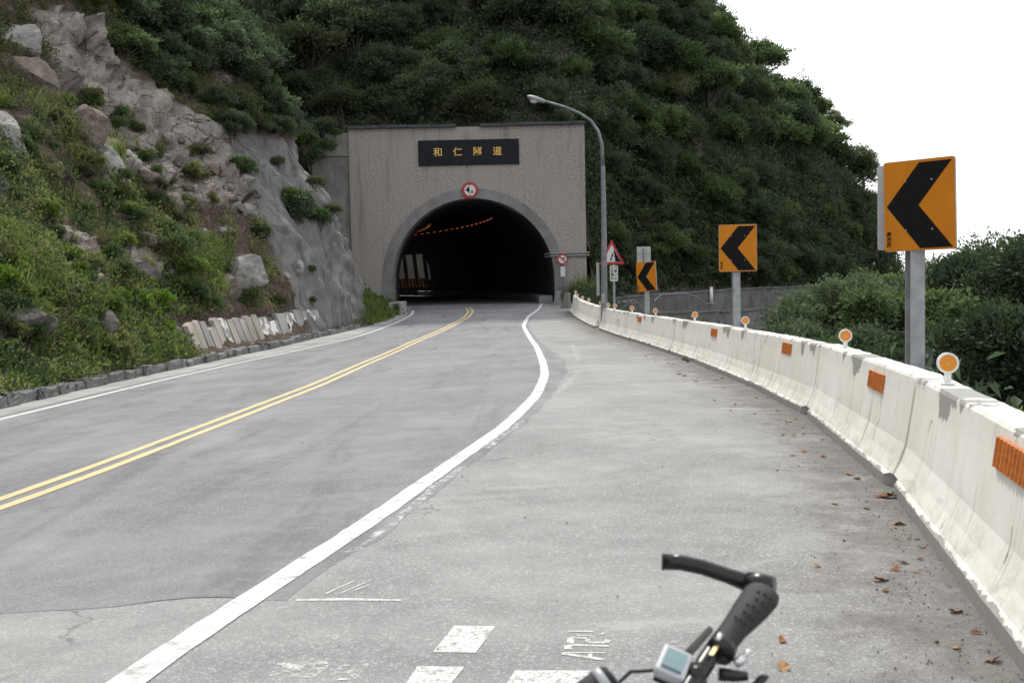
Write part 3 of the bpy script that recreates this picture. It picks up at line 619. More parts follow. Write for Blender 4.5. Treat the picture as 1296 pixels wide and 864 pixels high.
# conduits on the wall
for k in (0, 1):
    pz = at(720, 320.5 + 3.2 * k, PYD).z; mb = MB(); xa, xb = at(697, 322, PYD).x, at(745, 322, PYD).x
    mb.tube([(xa - .3, PYD + .6, pz - .02), (xa, PYD - .10, pz), ((xa + xb) / 2, PYD - .10, pz + .01), (xb, PYD - .10, pz + .02), (xb + .1, PYD + 1.2, pz + .02)], .05, 8)
    for f in (.2, .6): mb.box((xa + (xb - xa) * f, PYD - .06, pz), (.06, .12, .14))
    tag(mb.build('conduit', RUST), 'grey conduit clamped across the portal wall right of the arch, ' + ('upper' if k == 0 else 'lower') + ' of the pair', 'pipe', 'conduits on the portal')
# tunnel interior
nS = 46; TL = 66.0; A = arch(0); tunnel = thing('tunnel_bore', 'dark tunnel bore bending to the left with side openings', 'tunnel', (0, 0, 0))
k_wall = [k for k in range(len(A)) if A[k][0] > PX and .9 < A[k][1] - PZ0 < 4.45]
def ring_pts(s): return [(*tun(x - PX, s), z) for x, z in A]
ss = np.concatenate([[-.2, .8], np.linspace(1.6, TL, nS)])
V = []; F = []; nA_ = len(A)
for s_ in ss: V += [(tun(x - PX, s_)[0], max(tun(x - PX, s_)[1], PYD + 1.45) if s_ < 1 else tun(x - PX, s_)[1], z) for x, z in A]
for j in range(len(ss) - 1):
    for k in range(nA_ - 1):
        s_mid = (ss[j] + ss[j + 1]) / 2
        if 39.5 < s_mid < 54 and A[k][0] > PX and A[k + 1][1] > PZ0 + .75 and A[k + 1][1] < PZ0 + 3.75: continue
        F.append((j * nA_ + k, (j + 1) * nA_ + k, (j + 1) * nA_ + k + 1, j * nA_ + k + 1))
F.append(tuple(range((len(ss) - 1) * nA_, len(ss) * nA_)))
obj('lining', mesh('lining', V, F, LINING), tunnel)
s_ = 39.6
while s_ < 55:
    for du in (0,):
        mb = MB(); P = [(AR + .05, PZ0 + .7), (AR - .3, PZ0 + 3.9)]
        for (u0, z0), (u1, z1) in zip(P[:-1], P[1:]):
            V = []
            for (u, z) in ((u0, z0), (u1, z1)):
                for dd, e in ((-.05, -.2), (.15, -.2), (.15, .2), (-.05, .2)): x, y = tun(u + dd, s_ + e); V.append((x, y, z))
            mb.add(V, [(3, 2, 1, 0), (4, 5, 6, 7), (0, 1, 5, 4), (1, 2, 6, 5), (2, 3, 7, 6), (3, 0, 4, 7)])
        mb.build('pillar', LINING, tunnel)
    s_ += 2.1
for j in range(44):                                  # hazard stripes on the parapet below the openings
    s0, s1 = 39.0 + j * .36, 39.0 + (j + 1) * .36; V = []
    for s2, z in ((s0, .78), (s1, .78), (s1 + .3, 1.62), (s0 + .3, 1.62)):
        x, y = tun(AR - .03, s2); V.append((x, y, PZ0 + z))
    V += [(Vector(v) + Vector((.1, 0, 0))) for v in V]
    obj('hazard_stripe', mesh('hazard_stripe', V, [(0, 1, 2, 3), (7, 6, 5, 4), (0, 4, 5, 1), (1, 5, 6, 2), (2, 6, 7, 3), (3, 7, 4, 0)], STRIPEO if j % 2 else STRIPEB), tunnel)
V = []; F = []
for j, s2 in enumerate(np.linspace(30, 66, 40)):
    for u, z in ((AR + 4.5, -3), (AR + 4.5, 9.5)): x, y = tun(u, s2); V.append((x, y, z))
    if j: F.append((2*j-2, 2*j, 2*j+1, 2*j-1))
me = mesh('gallery_wall', V + [(x + .3, y + .1, z) for x, y, z in V], F + [tuple(i + len(V) for i in f[::-1]) for f in F], GREYP)  # extra wall height added to block direct sun through the tunnel openings
tag(obj('gallery_wall', me), 'grey concrete wall seen through the openings in the tunnel side', 'wall')
V = []; F = []
for j, s2 in enumerate(np.linspace(0, TL, 60)):
    for u in np.linspace(-AR - .1, AR + .1, 9): x, y = tun(u, s2); V.append((x, y, float(g(x, min(y, 62)) if s2 < 1 else -.05)))
    if j: F += [((j-1)*9+k, (j-1)*9+k+1, j*9+k+1, j*9+k) for k in range(8)]
struct(obj('tunnel_road', mesh('tunnel_road', [(x, y, z - .012) for x, y, z in V], F, A_NEW)))
for u, s0, s1, n, gname in ((1.65, 11, 40, 19, 'row along the middle of the ceiling'), (-2.5, 9, 22, 8, 'row above the inner lane')):
    for k in range(n):
        s2 = s0 + (s1 - s0) * k / (n - 1); x, y = tun(u, s2); a_ = AR - .18; hs_ = AH - AR; z = PZ0 + hs_ + math.sqrt(a_ * a_ - u * u)
        t = thing('tunnel_lamp', 'small glowing orange lamp on the tunnel ceiling, ' + gname, 'lamp', (x, y, z), (0, 0, s2 / TR), 'orange lamps ' + gname)
        mb = MB(); mb.box((0, 0, 0), (.22, .62, .12)); mb.build('housing', GALVD, t); mb = MB(); mb.box((0, 0, -.075), (.12, .36, .04)); mb.build('glass', TLAMP, t)
kb = MB(); V = []; F = []
PK = [(-.0, -.3), (0, .42), (.12, .48), (.75, .48), (.75, -.3)]
for j, s2 in enumerate(np.linspace(0, 40, 30)):
    for u, z in PK: x, y = tun(AR - .85 + u, s2); V.append((x, max(y, PYD + .02 if s2 == 0 else y), PZ0 + z))
    if j: F += [((j-1)*5+k, j*5+k, j*5+k+1, (j-1)*5+k+1) for k in range(4)]
F.append((0, 1, 2, 3, 4)); obj('walkway_kerb', mesh('walkway_kerb', V, F, ARCHC), tunnel)
wp = at(622, 346, 92)
ws = thing('warning_sign', 'dim triangular bend warning sign inside the tunnel', 'sign', (wp.x, wp.y, wp.z), (0, 0, 0))
mb = MB(); mb.prism([(-.5, -.4), (.5, -.4), (0, .46)], -.015, .015); mb.build('panel', WHITE, ws)
mb = MB(); mb.ring([(-.5, -.4), (.5, -.4), (0, .46)], [(-.33, -.3), (.33, -.3), (0, .27)], -.03, 0); mb.build('red_border', RED, ws)
mb = MB(); mb.tube([(.03, -.024, -.27), (.03, -.024, -.1), (-.09, -.024, .0)], .03, 6); mb.build('bend_arrow', BLACK, ws)
mb = MB(); mb.tube([(0, .05, .3), (0, .05, -wp.z - .1)], .035, 8); mb.build('post', GALVD, ws)
# small round sign with plate at the right of the arch
sp_ = at(712, 328, PYD - .6)
rs = thing('no_parking_sign', 'small round red slashed sign over a narrow plate beside the arch', 'sign', (sp_.x, sp_.y, float(g(sp_.x, 61))), (0, 0, R(-10)))
zc_ = sp_.z - float(g(sp_.x, 61))
mb = MB(); mb.tube([(0, .05, 0), (0, .05, zc_ + .1)], .025, 8); mb.build('post', GALVD, rs)
mb = MB(); mb.prism(circ(.29, 32, 0, zc_), -.01, .01); mb.build('disc', WHITE, rs); mb = MB(); mb.ring(circ(.30, 32, 0, zc_), circ(.225, 32, 0, zc_), -.02, 0); mb.build('red_ring', RED, rs)
mb = MB(); mb.box((0, -.018, zc_), (.075, .012, .46), Matrix.Rotation(R(-45), 3, 'Y')); mb.build('slash', RED, rs)
mb = MB(); mb.box((.08, -.014, zc_ + .06), (.10, .008, .08)); mb.build('pictogram', BLACK, rs)
mb = MB(); mb.box((0, 0, zc_ - .68), (.24, .02, .54)); mb.build('plate', WHITE, rs)

# ------------------------------------------------------------------ rocky slope on the left
DY, DV = .14, .13
ya = np.arange(-4, 62.6, DY); va = np.arange(0, 22.01, DV); NY, NV = len(ya), len(va)
ANG = np.radians(np.interp(ya, [0, 20, 30, 40, 46, 50, 56, 62], [46, 48, 51, 59, 68, 74, 76, 78]))
xb = XK(ya) - .34; zb = g(xb, ya) + .10
rec = np.interp(ya, [44, 49, 51.5, 54, 58, 62.5], [0, -.35, -.2, 1.8, 4.0, 5.0]); 
SX = np.zeros((NY, NV)); SZ = np.zeros((NY, NV)); NX = np.zeros((NY, NV)); NZ = np.zeros((NY, NV))
for j, v in enumerate(va):
    if j == 0: SX[:, 0] = xb - rec; SZ[:, 0] = zb
    a = ANG * np.clip(1 - (v - 12.5) / 14, .62, 1) * (1 - .22 * np.clip((ya - 40) / 8, 0, 1) * np.clip((v - 3.0) / 4, 0, 1))
    a = np.where(v < .8, a * np.interp(ya, [40, 46], [.75, 1]), a)
    if j: SX[:, j] = SX[:, j-1] - np.cos(a) * DV; SZ[:, j] = SZ[:, j-1] + np.sin(a) * DV
    NX[:, j] = np.sin(a); NZ[:, j] = np.cos(a)
YY = np.repeat(ya[:, None], NV, 1)
P0 = np.stack([SX.ravel(), YY.ravel(), SZ.ravel()], 1); NN = np.stack([NX.ravel(), 0 * NX.ravel(), NZ.ravel()], 1)
GF = np.array([(r * NV + k, (r + 1) * NV + k, (r + 1) * NV + k + 1, r * NV + k + 1) for r in range(NY - 1) for k in range(NV - 1)])
bv = BVHTree.FromPolygons([tuple(p) for p in P0], [tuple(f) for f in GF])
def cast(b, px, py):
    d = Vector(ray(px, py)).normalized(); h = b.ray_cast(Vector((0, 0, EYE)), d); return h[0], h[1]
def to_yv(poly):
    r = []
    for p in poly:
        h = None; q_ = p[0]
        while h is None and q_ > -50: h, _ = cast(bv, q_, p[1]); q_ -= 4
        if h is None: continue
        i = int(np.clip(round((h.y + 4) / DY), 0, NY - 1)); j = int(np.argmin(abs(SZ[i] - h.z))); r.append((h.y, va[j]))
    return r
VV = np.repeat(va[None], NY, 0)
def zone(polys):
    m = np.zeros(NY * NV, bool)
    for p in polys: m |= inpoly(YY.ravel(), VV.ravel(), to_yv(p))
    m = m.reshape(NY, NV).astype(float)
    for _ in range(8):
        m = np.pad(m, 1, mode='edge'); m = (m[1:-1, 1:-1] * 2 + m[:-2, 1:-1] + m[2:, 1:-1] + m[1:-1, :-2] + m[1:-1, 2:]) / 6
    return m.ravel()
wv = fbm(P0 * .9, 3, 40) * .25
rockz = zone([[(18, 24), (80, 28), (130, 70), (200, 128), (240, 152), (300, 200), (330, 240), (310, 275), (262, 268), (215, 262), (172, 232), (140, 178), (100, 128), (72, 118), (40, 45)],
              [(85, 140), (130, 145), (168, 245), (130, 238), (92, 182)], [(50, 330), (75, 290), (135, 305), (125, 370), (60, 385)], [(235, 62), (330, 70), (352, 122), (270, 112)], [(140, 330), (165, 300), (205, 345), (195, 375), (160, 365)]])
shotz = zone([[(300, 165), (372, 186), (402, 235), (436, 290), (476, 398), (455, 428), (395, 412), (372, 384), (340, 325), (318, 255), (285, 200)]])
shotz = np.maximum(shotz, np.clip((YY.ravel() - 49) / 2, 0, 1) * (VV.ravel() < 9))
rockz = np.clip((rockz + wv - .3) / .35, 0, 1) * (1 - shotz); shotz = np.clip((shotz + wv * .5 - .3) / .35, 0, 1)
ca, ea = cells(P0 * np.array([.55, .55, .95]) + wv[:, None] * .6, 11); cb, eb = cells(P0 * np.array([1.7, 1.7, 2.6]), 21); cc, ec = cells(P0 * 3.6, 31)
big = fbm(P0 * .16, 3, 3) * .85; med = fbm(P0 * .8, 4, 9)
disp = big * np.clip(VV.ravel() / 2, 0, 1) * (1 - .6 * shotz) * np.interp(YY.ravel(), [38, 46], [1, .35]) + rockz * (ca * .85 + cb * .24 + cc * .10 - .10 * (ea < .06)) + (1 - rockz) * (1 - shotz) * (med * .26 + cb * .16) + shotz * (fbm(P0 * .45, 3, 17) * .42 + fbm(P0 * 2.4, 4, 19) * .10 + .10 * cb + .05 * cc)
edge = np.clip(VV.ravel() / 1.0, .12, 1); disp *= edge
PS = P0 + NN * disp[:, None]
joint = np.where(rockz > .4, np.minimum(np.clip(ea / .10, 0, 1), np.clip(eb / .06, .25, 1)), 1.0)
slope = struct(obj('rock_slope', mesh('rock_slope', PS, GF, SLOPE, False, {'zone': np.stack([rockz, shotz, joint], 1)})))
bv = BVHTree.FromPolygons([tuple(p) for p in PS], [tuple(f) for f in GF])

# ------------------------------------------------------------------ forested spur behind the tunnel
def hillz(x, y):
    x = np.asarray(x, float); y = np.asarray(y, float)
    zA = 9.5 + (-x - 15.0) * .85 + np.clip(y - 40, 0, 40) * .12; zA = np.where(x < -13, zA, -30)
    zB1 = 9.3 + (y - 63.5) * 1.35
    yt = 64.5 + np.clip(x - 4.5, 0, 40) * 1.02; dd = y - yt; zB2 = np.where(dd < 5, .2 + dd * 2.0, 10.2 + (dd - 5) * 1.25)
    w = np.clip((x - 3.8) / 1.5, 0, 1); zB = zB1 * (1 - w) + zB2 * w
    zB = np.where(x < XLp, np.minimum(zB1, 9.3 + (y - 63.5) * 1.35), zB)
    h = np.maximum(zA, zB)
    cap = np.interp(x, [-60, -30, -10, 5, 12, 17.5, 22, 27.5, 30.5, 32, 34, 37], [62, 52, 44, 34, 25, 17.5, 13.5, 9.5, 8.0, 4, -6, -16])
    yb = np.interp(x, [-60, -34, -26, 4, 16, 24, 40], [200, 120, 86, 86, 98, 106, 112]); back = cap - np.clip(y - yb, 0, 100) * 2.2
    h = np.minimum(h, np.minimum(cap, back))
    return h + fbm(np.stack([x * .22, y * .22, 0 * x], -1).reshape(-1, 3), 4, 5).reshape(x.shape) * 1.1
hx = np.arange(-70, 40.1, .7); hy = np.arange(63.6, 130, .7)
HX, HY = np.meshgrid(hx, hy, indexing='ij'); HZ = hillz(HX, HY)
HZ = np.where((HX < XRp + .3) & (HX > wx - .3) & (HY < 64.4), np.minimum(HZ, 9.2), HZ); HZ = np.maximum(HZ, -16.5)
cl, ce = cells(np.stack([HX.ravel(), HY.ravel(), HZ.ravel()], 1) * .45, 51)
HP = np.stack([HX.ravel() - .5 * cl, HY.ravel() - 1.1 * cl * (HX.ravel() > 4.5), HZ.ravel()], 1); b_ = len(hy)
HF = np.array([(i * b_ + j, (i + 1) * b_ + j, (i + 1) * b_ + j + 1, i * b_ + j + 1) for i in range(len(hx) - 1) for j in range(len(hy) - 1)])
keep = HP[HF].max(1)[:, 2] > -16.2; HF = HF[keep]
cen = HP[HF].mean(1)
rr = np.hypot(cen[:, 0] - TC[0], cen[:, 1] - TC[1]); inb = (rr > TR - AR - .8) & (rr < TR + AR + 4.6) & (cen[:, 1] > 62) & (HP[HF].min(1)[:, 2] < AH + .8) & (cen[:, 0] < 4)
HF = HF[~inb]
struct(obj('hillside', mesh('hillside', HP, HF, CLIFF, False)))
hbv = BVHTree.FromPolygons([tuple(p) for p in HP], [tuple(f) for f in HF])
hill2 = lambda x, y: float(hillz(np.array([x]), np.array([y]))[0])
# upper left hill above the slope, up to y = 63
ux = np.arange(-70, -12, 1.0); uy = np.arange(-8, 66, 1.0); UX, UY = np.meshgrid(ux, uy, indexing='ij')
UZ = 9.0 + (-UX - 15.5) * .8 + fbm(np.stack([UX * .2, UY * .2, 0 * UX], -1).reshape(-1, 3), 3, 6).reshape(UX.shape) * .8 - np.clip(48 - UY, 0, 60) * .13 - 1.4
UF = np.array([(i * len(uy) + j, (i + 1) * len(uy) + j, (i + 1) * len(uy) + j + 1, i * len(uy) + j + 1) for i in range(len(ux) - 1) for j in range(len(uy) - 1)])
struct(obj('upper_hillside', mesh('upper_hillside', np.stack([UX.ravel(), UY.ravel(), UZ.ravel()], 1), UF, SOILM)))

# ------------------------------------------------------------------ drop on the sea side
def valley(x, y):
    x = np.asarray(x, float); d = x - (XB(np.clip(y, -4, 55)) + .6 + np.clip(np.asarray(y) - 55, 0, 50) * .25)
    return np.maximum(prof(np.minimum(y, 62)) - .05 - d * np.clip(.55 + d * .03, .55, .9), -15.9) + .25 * np.sin(x * 1.1 + y * .7) * np.clip(d - 1, 0, 1)
vy = np.arange(-8, 96, 1.0); vd = np.concatenate([np.arange(0, 10, .8), np.arange(10, 60, 3)])
VX = XB(np.clip(vy, -4, 55))[:, None] + .6 + np.clip(vy - 55, 0, 50)[:, None] * .25 + vd[None]; VY = np.repeat(vy[:, None], len(vd), 1); VZ = valley(VX, VY)
VF = np.array([(i * len(vd) + j, i * len(vd) + j + 1, (i + 1) * len(vd) + j + 1, (i + 1) * len(vd) + j) for i in range(len(vy) - 1) for j in range(len(vd) - 1)])
struct(obj('embankment', mesh('embankment', np.stack([VX.ravel(), VY.ravel(), VZ.ravel()], 1), VF, SOILM)))

# ------------------------------------------------------------------ rocks
def ico(sub):
    import bmesh
    bm = bmesh.new(); bmesh.ops.create_icosphere(bm, subdivisions=sub, radius=1); V = np.array([v.co[:] for v in bm.verts]); F = [tuple(v.index for v in f.verts) for f in bm.faces]; bm.free(); return V, F
IV, IF = ico(4); JV, JF = ico(2)
def rock_mesh(seed, mat, fine=True, cuts=11, stretch=(1, 1, 1)):
    r = np.random.default_rng(seed); V, F = (IV.copy(), IF) if fine else (JV.copy(), JF)
    for _ in range(cuts):
        n = r.normal(size=3); n /= np.linalg.norm(n); d = r.uniform(.5, .8); k = V @ n - d; V = V - np.where(k > 0, k, 0)[:, None] * n
    V = V + V * (fbm(V * 1.7 + seed, 4, seed)[:, None] * .06)
    if fine: c_, e_ = cells(V * 1.5 + seed, seed); V = V * (1 + c_[:, None] * .10)
    return mesh('boulder', V * np.array(stretch), F, mat)
def put_rock(px, py, w, h, me, label, group=None, turn=0, sink=.25):
    p, n = cast(bv, px, py)
    if p is None: return
    d = p.y; s_ = d / FPX / 2
    o = obj('boulder', me, None, p + Vector((-sink * w * s_ * .6, .0, 0)), (rng.uniform(-.2, .2), rng.uniform(-.2, .2), turn), (w * s_ * 1.15, w * s_ * 1.25, h * s_ * 1.15)); return tag(o, label, 'rock', group)
rg = [rock_mesh(s, RK_GREY) for s in (1, 2, 3)]; rb = [rock_mesh(s, RK_BROWN) for s in (4, 5)]; rd = [rock_mesh(s, RK_DARK) for s in (6, 7)]
put_rock(8, 180, 62, 95, rg[2], 'large pale grey boulder jutting from the slope below the capped rock')
put_rock(30, 60, 75, 70, rg[1], 'angular boulder with a pale flat top high on the slope')
put_rock(28, 102, 90, 75, rb[0], 'bulging brown boulder under the pale flat topped one')
put_rock(2, 245, 30, 50, rg[2], 'small grey boulder low under the large pale one')
put_rock(116, 170, 50, 60, rb[1], 'upper block of the cracked rock rib amid weeds', turn=1)
put_rock(140, 215, 45, 70, rg[1], 'lower block of the cracked rock rib amid weeds', turn=2)
put_rock(184, 352, 36, 50, rd[0], 'dark square boulder above the lush bush')
put_rock(308, 352, 78, 54, rg[0], 'broad pale boulder resting above the ribbed retaining wall', turn=2.2)
put_rock(284, 366, 56, 52, rb[0], 'brown faced boulder wedged against the broad pale one', turn=.6)
put_rock(132, 418, 34, 48, rd[1], 'dark upright stone low on the weedy slope')
put_rock(40, 408, 60, 50, rd[0], 'dark boulder half buried in weeds at the bottom of the slope')
put_rock(4, 445, 28, 30, rd[1], 'little dark stone just above the kerb')
put_rock(62, 330, 30, 25, rb[1], 'brown stone in the weeds below the rock rib')
put_rock(110, 330, 40, 60, rb[0], 'tall brown rock face among low weeds', turn=1.7)
sm = [rock_mesh(40 + s, m_, False, 9) for s, m_ in enumerate((RK_GREY, RK_BROWN, RK_DARK, RK_BROWN, RK_GREY))]
for k in range(70):                                  # rubble spilled below the rock band
    if k < 46: px, py = rng.uniform(160, 330), rng.uniform(170, 300); py = py if py > 60 + px * .5 else 60 + px * .5 + rng.uniform(0, 60)
    else: px, py = rng.uniform(20, 420), rng.uniform(250, 420)
    w = rng.choice([5, 7, 9, 12, 17, 24], p=[.2, .27, .22, .16, .1, .05]) * rng.uniform(.8, 1.2)
    put_rock(px, py, w, w * rng.uniform(.6, 1.0), sm[k % 5], 'loose angular stone in the rubble on the rocky slope', 'loose stones on the slope', rng.uniform(0, 6), .1)

# ------------------------------------------------------------------ kerb stones, ribbed wall
kerb = struct(obj('kerb', None))
kst = []
for k in range(9):
    mb = MB(); mb.box((0, 0, 0), (1, 1, 1)); me = mb.mesh('kerb_stone', KERB, bevel=.13); 
    import bmesh as _bm
    b2 = _bm.new(); b2.from_mesh(me); _bm.ops.subdivide_edges(b2, edges=b2.edges[:], cuts=2, use_grid_fill=True)
    for v in b2.verts: v.co += Vector(rng.uniform(-.06, .06, 3)); v.co.z += .16 * float(vnoise([[v.co.y * 2.3 + k * 7, k, 0]])[0]) * (v.co.z > 0)
    b2.to_mesh(me); b2.free(); kst.append(me)
y = 6.0; k = 0
while y < 61:
    L = rng.uniform(.3, 1.1); yc = y + L / 2; t = math.atan2(float(XK(yc + .2) - XK(yc - .2)), .4)
    o = obj('kerb_stone', kst[int(rng.integers(0, 9))], kerb, (float(XK(yc)) - .17, yc, float(g(XK(yc), yc)) + .06), (rng.uniform(-.03, .03), rng.uniform(-.06, .06), -t + rng.uniform(-.05, .05)), (.34 * rng.uniform(.7, 1.2), L * 1.10, .25 * rng.uniform(.7, 1.25))); y += L; k += 1
rw = thing('retaining_wall', 'low ribbed beige retaining wall with broken slabs at the slope foot', 'wall')
y = 31.0; k = 0
while y < 45.2:
    far = y > 37.5; L = rng.uniform(.75, 1.2) if far else rng.uniform(.46, .54); hgt = (1.0 if not far else .95) * rng.uniform(.93, 1.03) * (1 if k % 9 != 3 else .75); yc = y + L / 2
    X = float(XK(yc)) - .52; t = math.atan2(float(XK(yc + .2) - XK(yc - .2)), .4); Z = float(g(X, yc)) + .12
    mb = MB(); nz = 5; V = []
    top = [hgt * (1 + rng.uniform(-.10, .03)) for _ in range(3)]
    for q in range(3):
        for z in (0, top[q]):
            for dx in (0, -.16): V.append((dx - z * .36, (q / 2 - .5) * L, z))
    F = []
    for q in range(2):
        a = q * 4; F += [(a, a + 4, a + 6, a + 2), (a + 1, a + 3, a + 7, a + 5), (a + 2, a + 6, a + 7, a + 3)]
    F += [(0, 2, 3, 1), (8, 9, 11, 10)]; mb.add(V, F)
    o = mb.build('slab', FLAKE if (far and k % 2 == 0) or k % 6 == 5 else (GREYP if far or k % 5 == 2 else BEIGE), rw, loc=(X + rng.uniform(-.015, .015), yc, Z), rot=(rng.uniform(-.012, .012), 0, -t))
    y += L + (.11 if not far else .03); k += 1
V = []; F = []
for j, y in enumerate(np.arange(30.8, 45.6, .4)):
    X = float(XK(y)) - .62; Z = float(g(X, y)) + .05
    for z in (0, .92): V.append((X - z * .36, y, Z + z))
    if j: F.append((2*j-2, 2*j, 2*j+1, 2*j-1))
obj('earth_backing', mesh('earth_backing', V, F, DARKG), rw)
# concrete drain mouth by the portal
dm = at(512, 392, 58.5); mb = MB(); zz = float(g(-6.0, 58.5))
for c, d in (((-6.28, 58.5, zz + .3), (.14, 2.4, .7)), ((-5.72, 58.5, zz + .3), (.14, 2.4, .7)), ((-6.0, 59.62, zz + .3), (.42, .14, .7)), ((-6.0, 58.5, zz + .60), (.42, .5, .1))): mb.box(c, d)
tag(mb.build('drain_inlet', GUT, bevel=.01), 'concrete drain inlet at the foot of the left portal jamb', 'drain')

# ------------------------------------------------------------------ far retaining walls on the sea side
def wall_run(name, label, pts, zt, zb_, panel=2.6, th=.4):
    t = thing(name, label, 'wall'); pts = [Vector((a, b, 0)) for a, b in pts]; n0 = 0
    for a, b in zip(pts[:-1], pts[1:]):
        L = (b - a).length; m_ = max(1, int(L / panel)); d = (b - a) / m_; ang = math.atan2(d.y, d.x)
        for q in range(m_):
            c = a + d * (q + .5); f0 = n0 + q; z1 = zt(c.x) + rng.uniform(-.03, .03); mb = MB(); mb.box((0, 0, 0), (d.length - .03, th, z1 - zb_)); mb.build('panel', WALLD, t, loc=(c.x, c.y, (z1 + zb_) / 2), rot=(0, 0, ang), bevel=.02)
            mb = MB(); mb.box((0, 0, 0), (d.length - .01, th + .14, .12)); mb.build('cap', WALLD, t, loc=(c.x, c.y, z1 + .06), rot=(0, 0, ang))
        n0 += m_
    return t
wall_run('sea_wall', 'dark stained concrete wall at the foot of the overgrown cliff', [(4.6, 63.2), (12.0, 71.5), (22.5, 81.5)], lambda x: np.interp(x, [4, 12, 23], [.05, .25, .35]), -5)
wall_run('lower_sea_wall', 'lower stained concrete wall in front of the cliff foot wall', [(5.2, 58.5), (12.4, 66.5), (23.0, 77.5)], lambda x: np.interp(x, [4, 9, 12, 23], [-.6, -.75, -.9, -1.0]), -8)
def pipe(pix, Y, label, r=.035):
    mb = MB(); P = [at(px, py, yy) for (px, py), yy in zip(pix, Y)]; mb.tube(P, r, 8)
    for p in P[1:-1:2]: mb.tube([p, p + Vector((0, .1, -1.4))], r * .8, 6)
    return tag(mb.build('handrail', RUST), label, 'railing', 'handrails on the sea wall')
pipe([(779, 384), (792, 381), (800, 380), (808, 384), (815, 392)], [60, 61, 62, 62, 62], 'bent grey handrail behind the far chevron sign')
pipe([(828, 381), (836, 373), (866, 371), (880, 375), (893, 384), (906, 384)], [63, 64, 66, 67, 68, 68.5], 'bent grey handrail between the far and middle chevron signs')
pipe([(946, 364), (972, 367), (1000, 374), (1026, 374)], [76, 77, 78, 78], 'sloping grey handrail right of the middle chevron sign')
mb = MB(); p = at(900, 372, 72); mb.tube([p + Vector((0, 0, -.6)), p + Vector((0, 0, .45))], [.13, .11], 10); tag(mb.build('marker_post', PLASTW, smooth=True), 'short white marker post on the sea wall', 'post')

# ------------------------------------------------------------------ foliage
def leaves(P, D, size, r, width=.5, tint=None, curl=.15):
    """one bent two-triangle leaf at every point P, pointing along D"""
    n = len(P); D = D / (np.linalg.norm(D, axis=1, keepdims=True) + 1e-9); q = r.normal(size=(n, 3)); S_ = np.cross(D, q); S_ /= np.linalg.norm(S_, axis=1, keepdims=True) + 1e-9; U = np.cross(S_, D)
    L = (size if hasattr(size, '__len__') else np.full(n, size)) * r.uniform(.7, 1.3, n); L = L[:, None]; W = L * width
    a = P; b = P + D * L * .45 + S_ * W * .5 + U * L * curl; c = P + D * L - U * L * curl * .6; d = P + D * L * .45 - S_ * W * .5 + U * L * curl
    V = np.stack([a, b, c, d], 1).reshape(-1, 3); i = np.arange(n)[:, None] * 4; F = np.concatenate([i + np.array([[0, 1, 2]]), i + np.array([[0, 2, 3]])], 0)
    t = r.uniform(0, 1, n) if tint is None else np.clip(tint, 0, 1); return V, F, np.repeat(t, 4)
def unit(r, n):
    d = r.normal(size=(n, 3)); return d / np.linalg.norm(d, axis=1, keepdims=True)
def crown(name, seed, mat, n=5200, leaf=.10, lobes=8, squash=.8, spread=.62, lr=(.36, .56), clump=26, droop=0., width=.5, low=-.35):
    r = np.random.default_rng(seed); d = unit(r, lobes * 3); d = d[d[:, 2] > low][:lobes]; k = len(d)
    cen = d * r.uniform(.35, 1, (k, 1)) * spread * np.array([1, 1, squash]); rad = r.uniform(*lr, k); wgt = rad ** 2 / (rad ** 2).sum()
    nc = max(8, n // clump); li = r.choice(k, nc, p=wgt); dd = unit(r, nc); dd[:, 2] = np.where(dd[:, 2] < -.3, -dd[:, 2] * .6, dd[:, 2])
    dd /= np.linalg.norm(dd, axis=1, keepdims=True); cc = cen[li] + dd * (rad[li] * r.uniform(.55, 1.08, nc))[:, None] * np.array([1, 1, squash])
    ct = np.clip(r.normal(.42, .24, nc) + .25 * dd[:, 2], 0, 1)  # clumps facing up are tinted lighter, top light put into the leaf colour
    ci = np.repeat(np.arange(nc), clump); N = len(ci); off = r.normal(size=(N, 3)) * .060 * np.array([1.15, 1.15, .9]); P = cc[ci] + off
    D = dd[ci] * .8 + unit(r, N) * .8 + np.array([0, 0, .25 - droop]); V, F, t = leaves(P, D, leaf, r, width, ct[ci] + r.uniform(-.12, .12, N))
    return mesh(name, V, F, mat, False, {'tint': t}), cen, rad
def tree_proto(seed, mat, h=1.0, **k):
    me, cen, rad = crown('crown', seed, mat, **k); mb = MB(); r = random.Random(seed)
    mb.tube([(0, 0, -1.3 - h), (.04, .02, -.9), (.02, -.03, -.45), (.0, .0, -.1)], [.085, .07, .055, .035], 7)
    for c in cen: mb.tube([(0.02, 0, -.7 + r.uniform(-.1, .25)), tuple(np.array(c) * .45 + np.array([0, 0, -.22])), tuple(c)], [.038, .024, .008], 5, False)
    return me, mb.mesh('trunk', BARK, True)
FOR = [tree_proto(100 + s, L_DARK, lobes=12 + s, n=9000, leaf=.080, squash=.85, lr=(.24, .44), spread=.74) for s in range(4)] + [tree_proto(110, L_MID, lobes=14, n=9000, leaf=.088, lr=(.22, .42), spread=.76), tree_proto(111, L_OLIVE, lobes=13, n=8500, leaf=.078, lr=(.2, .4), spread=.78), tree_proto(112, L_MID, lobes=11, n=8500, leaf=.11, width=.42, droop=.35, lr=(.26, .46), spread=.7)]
def put_tree(name, p, s_, proto, label, group, cat='tree', sq=1.0, lift=0.3):
    t = thing(name, label, cat, p, (rng.uniform(-.12, .12), rng.uniform(-.12, .12), rng.uniform(0, 6.28)), group, (s_, s_, s_ * sq))
    obj('crown', proto[0], t, (0, 0, lift)); obj('trunk', proto[1], t, (0, 0, lift * .8), None, (1, 1, .55)); return t
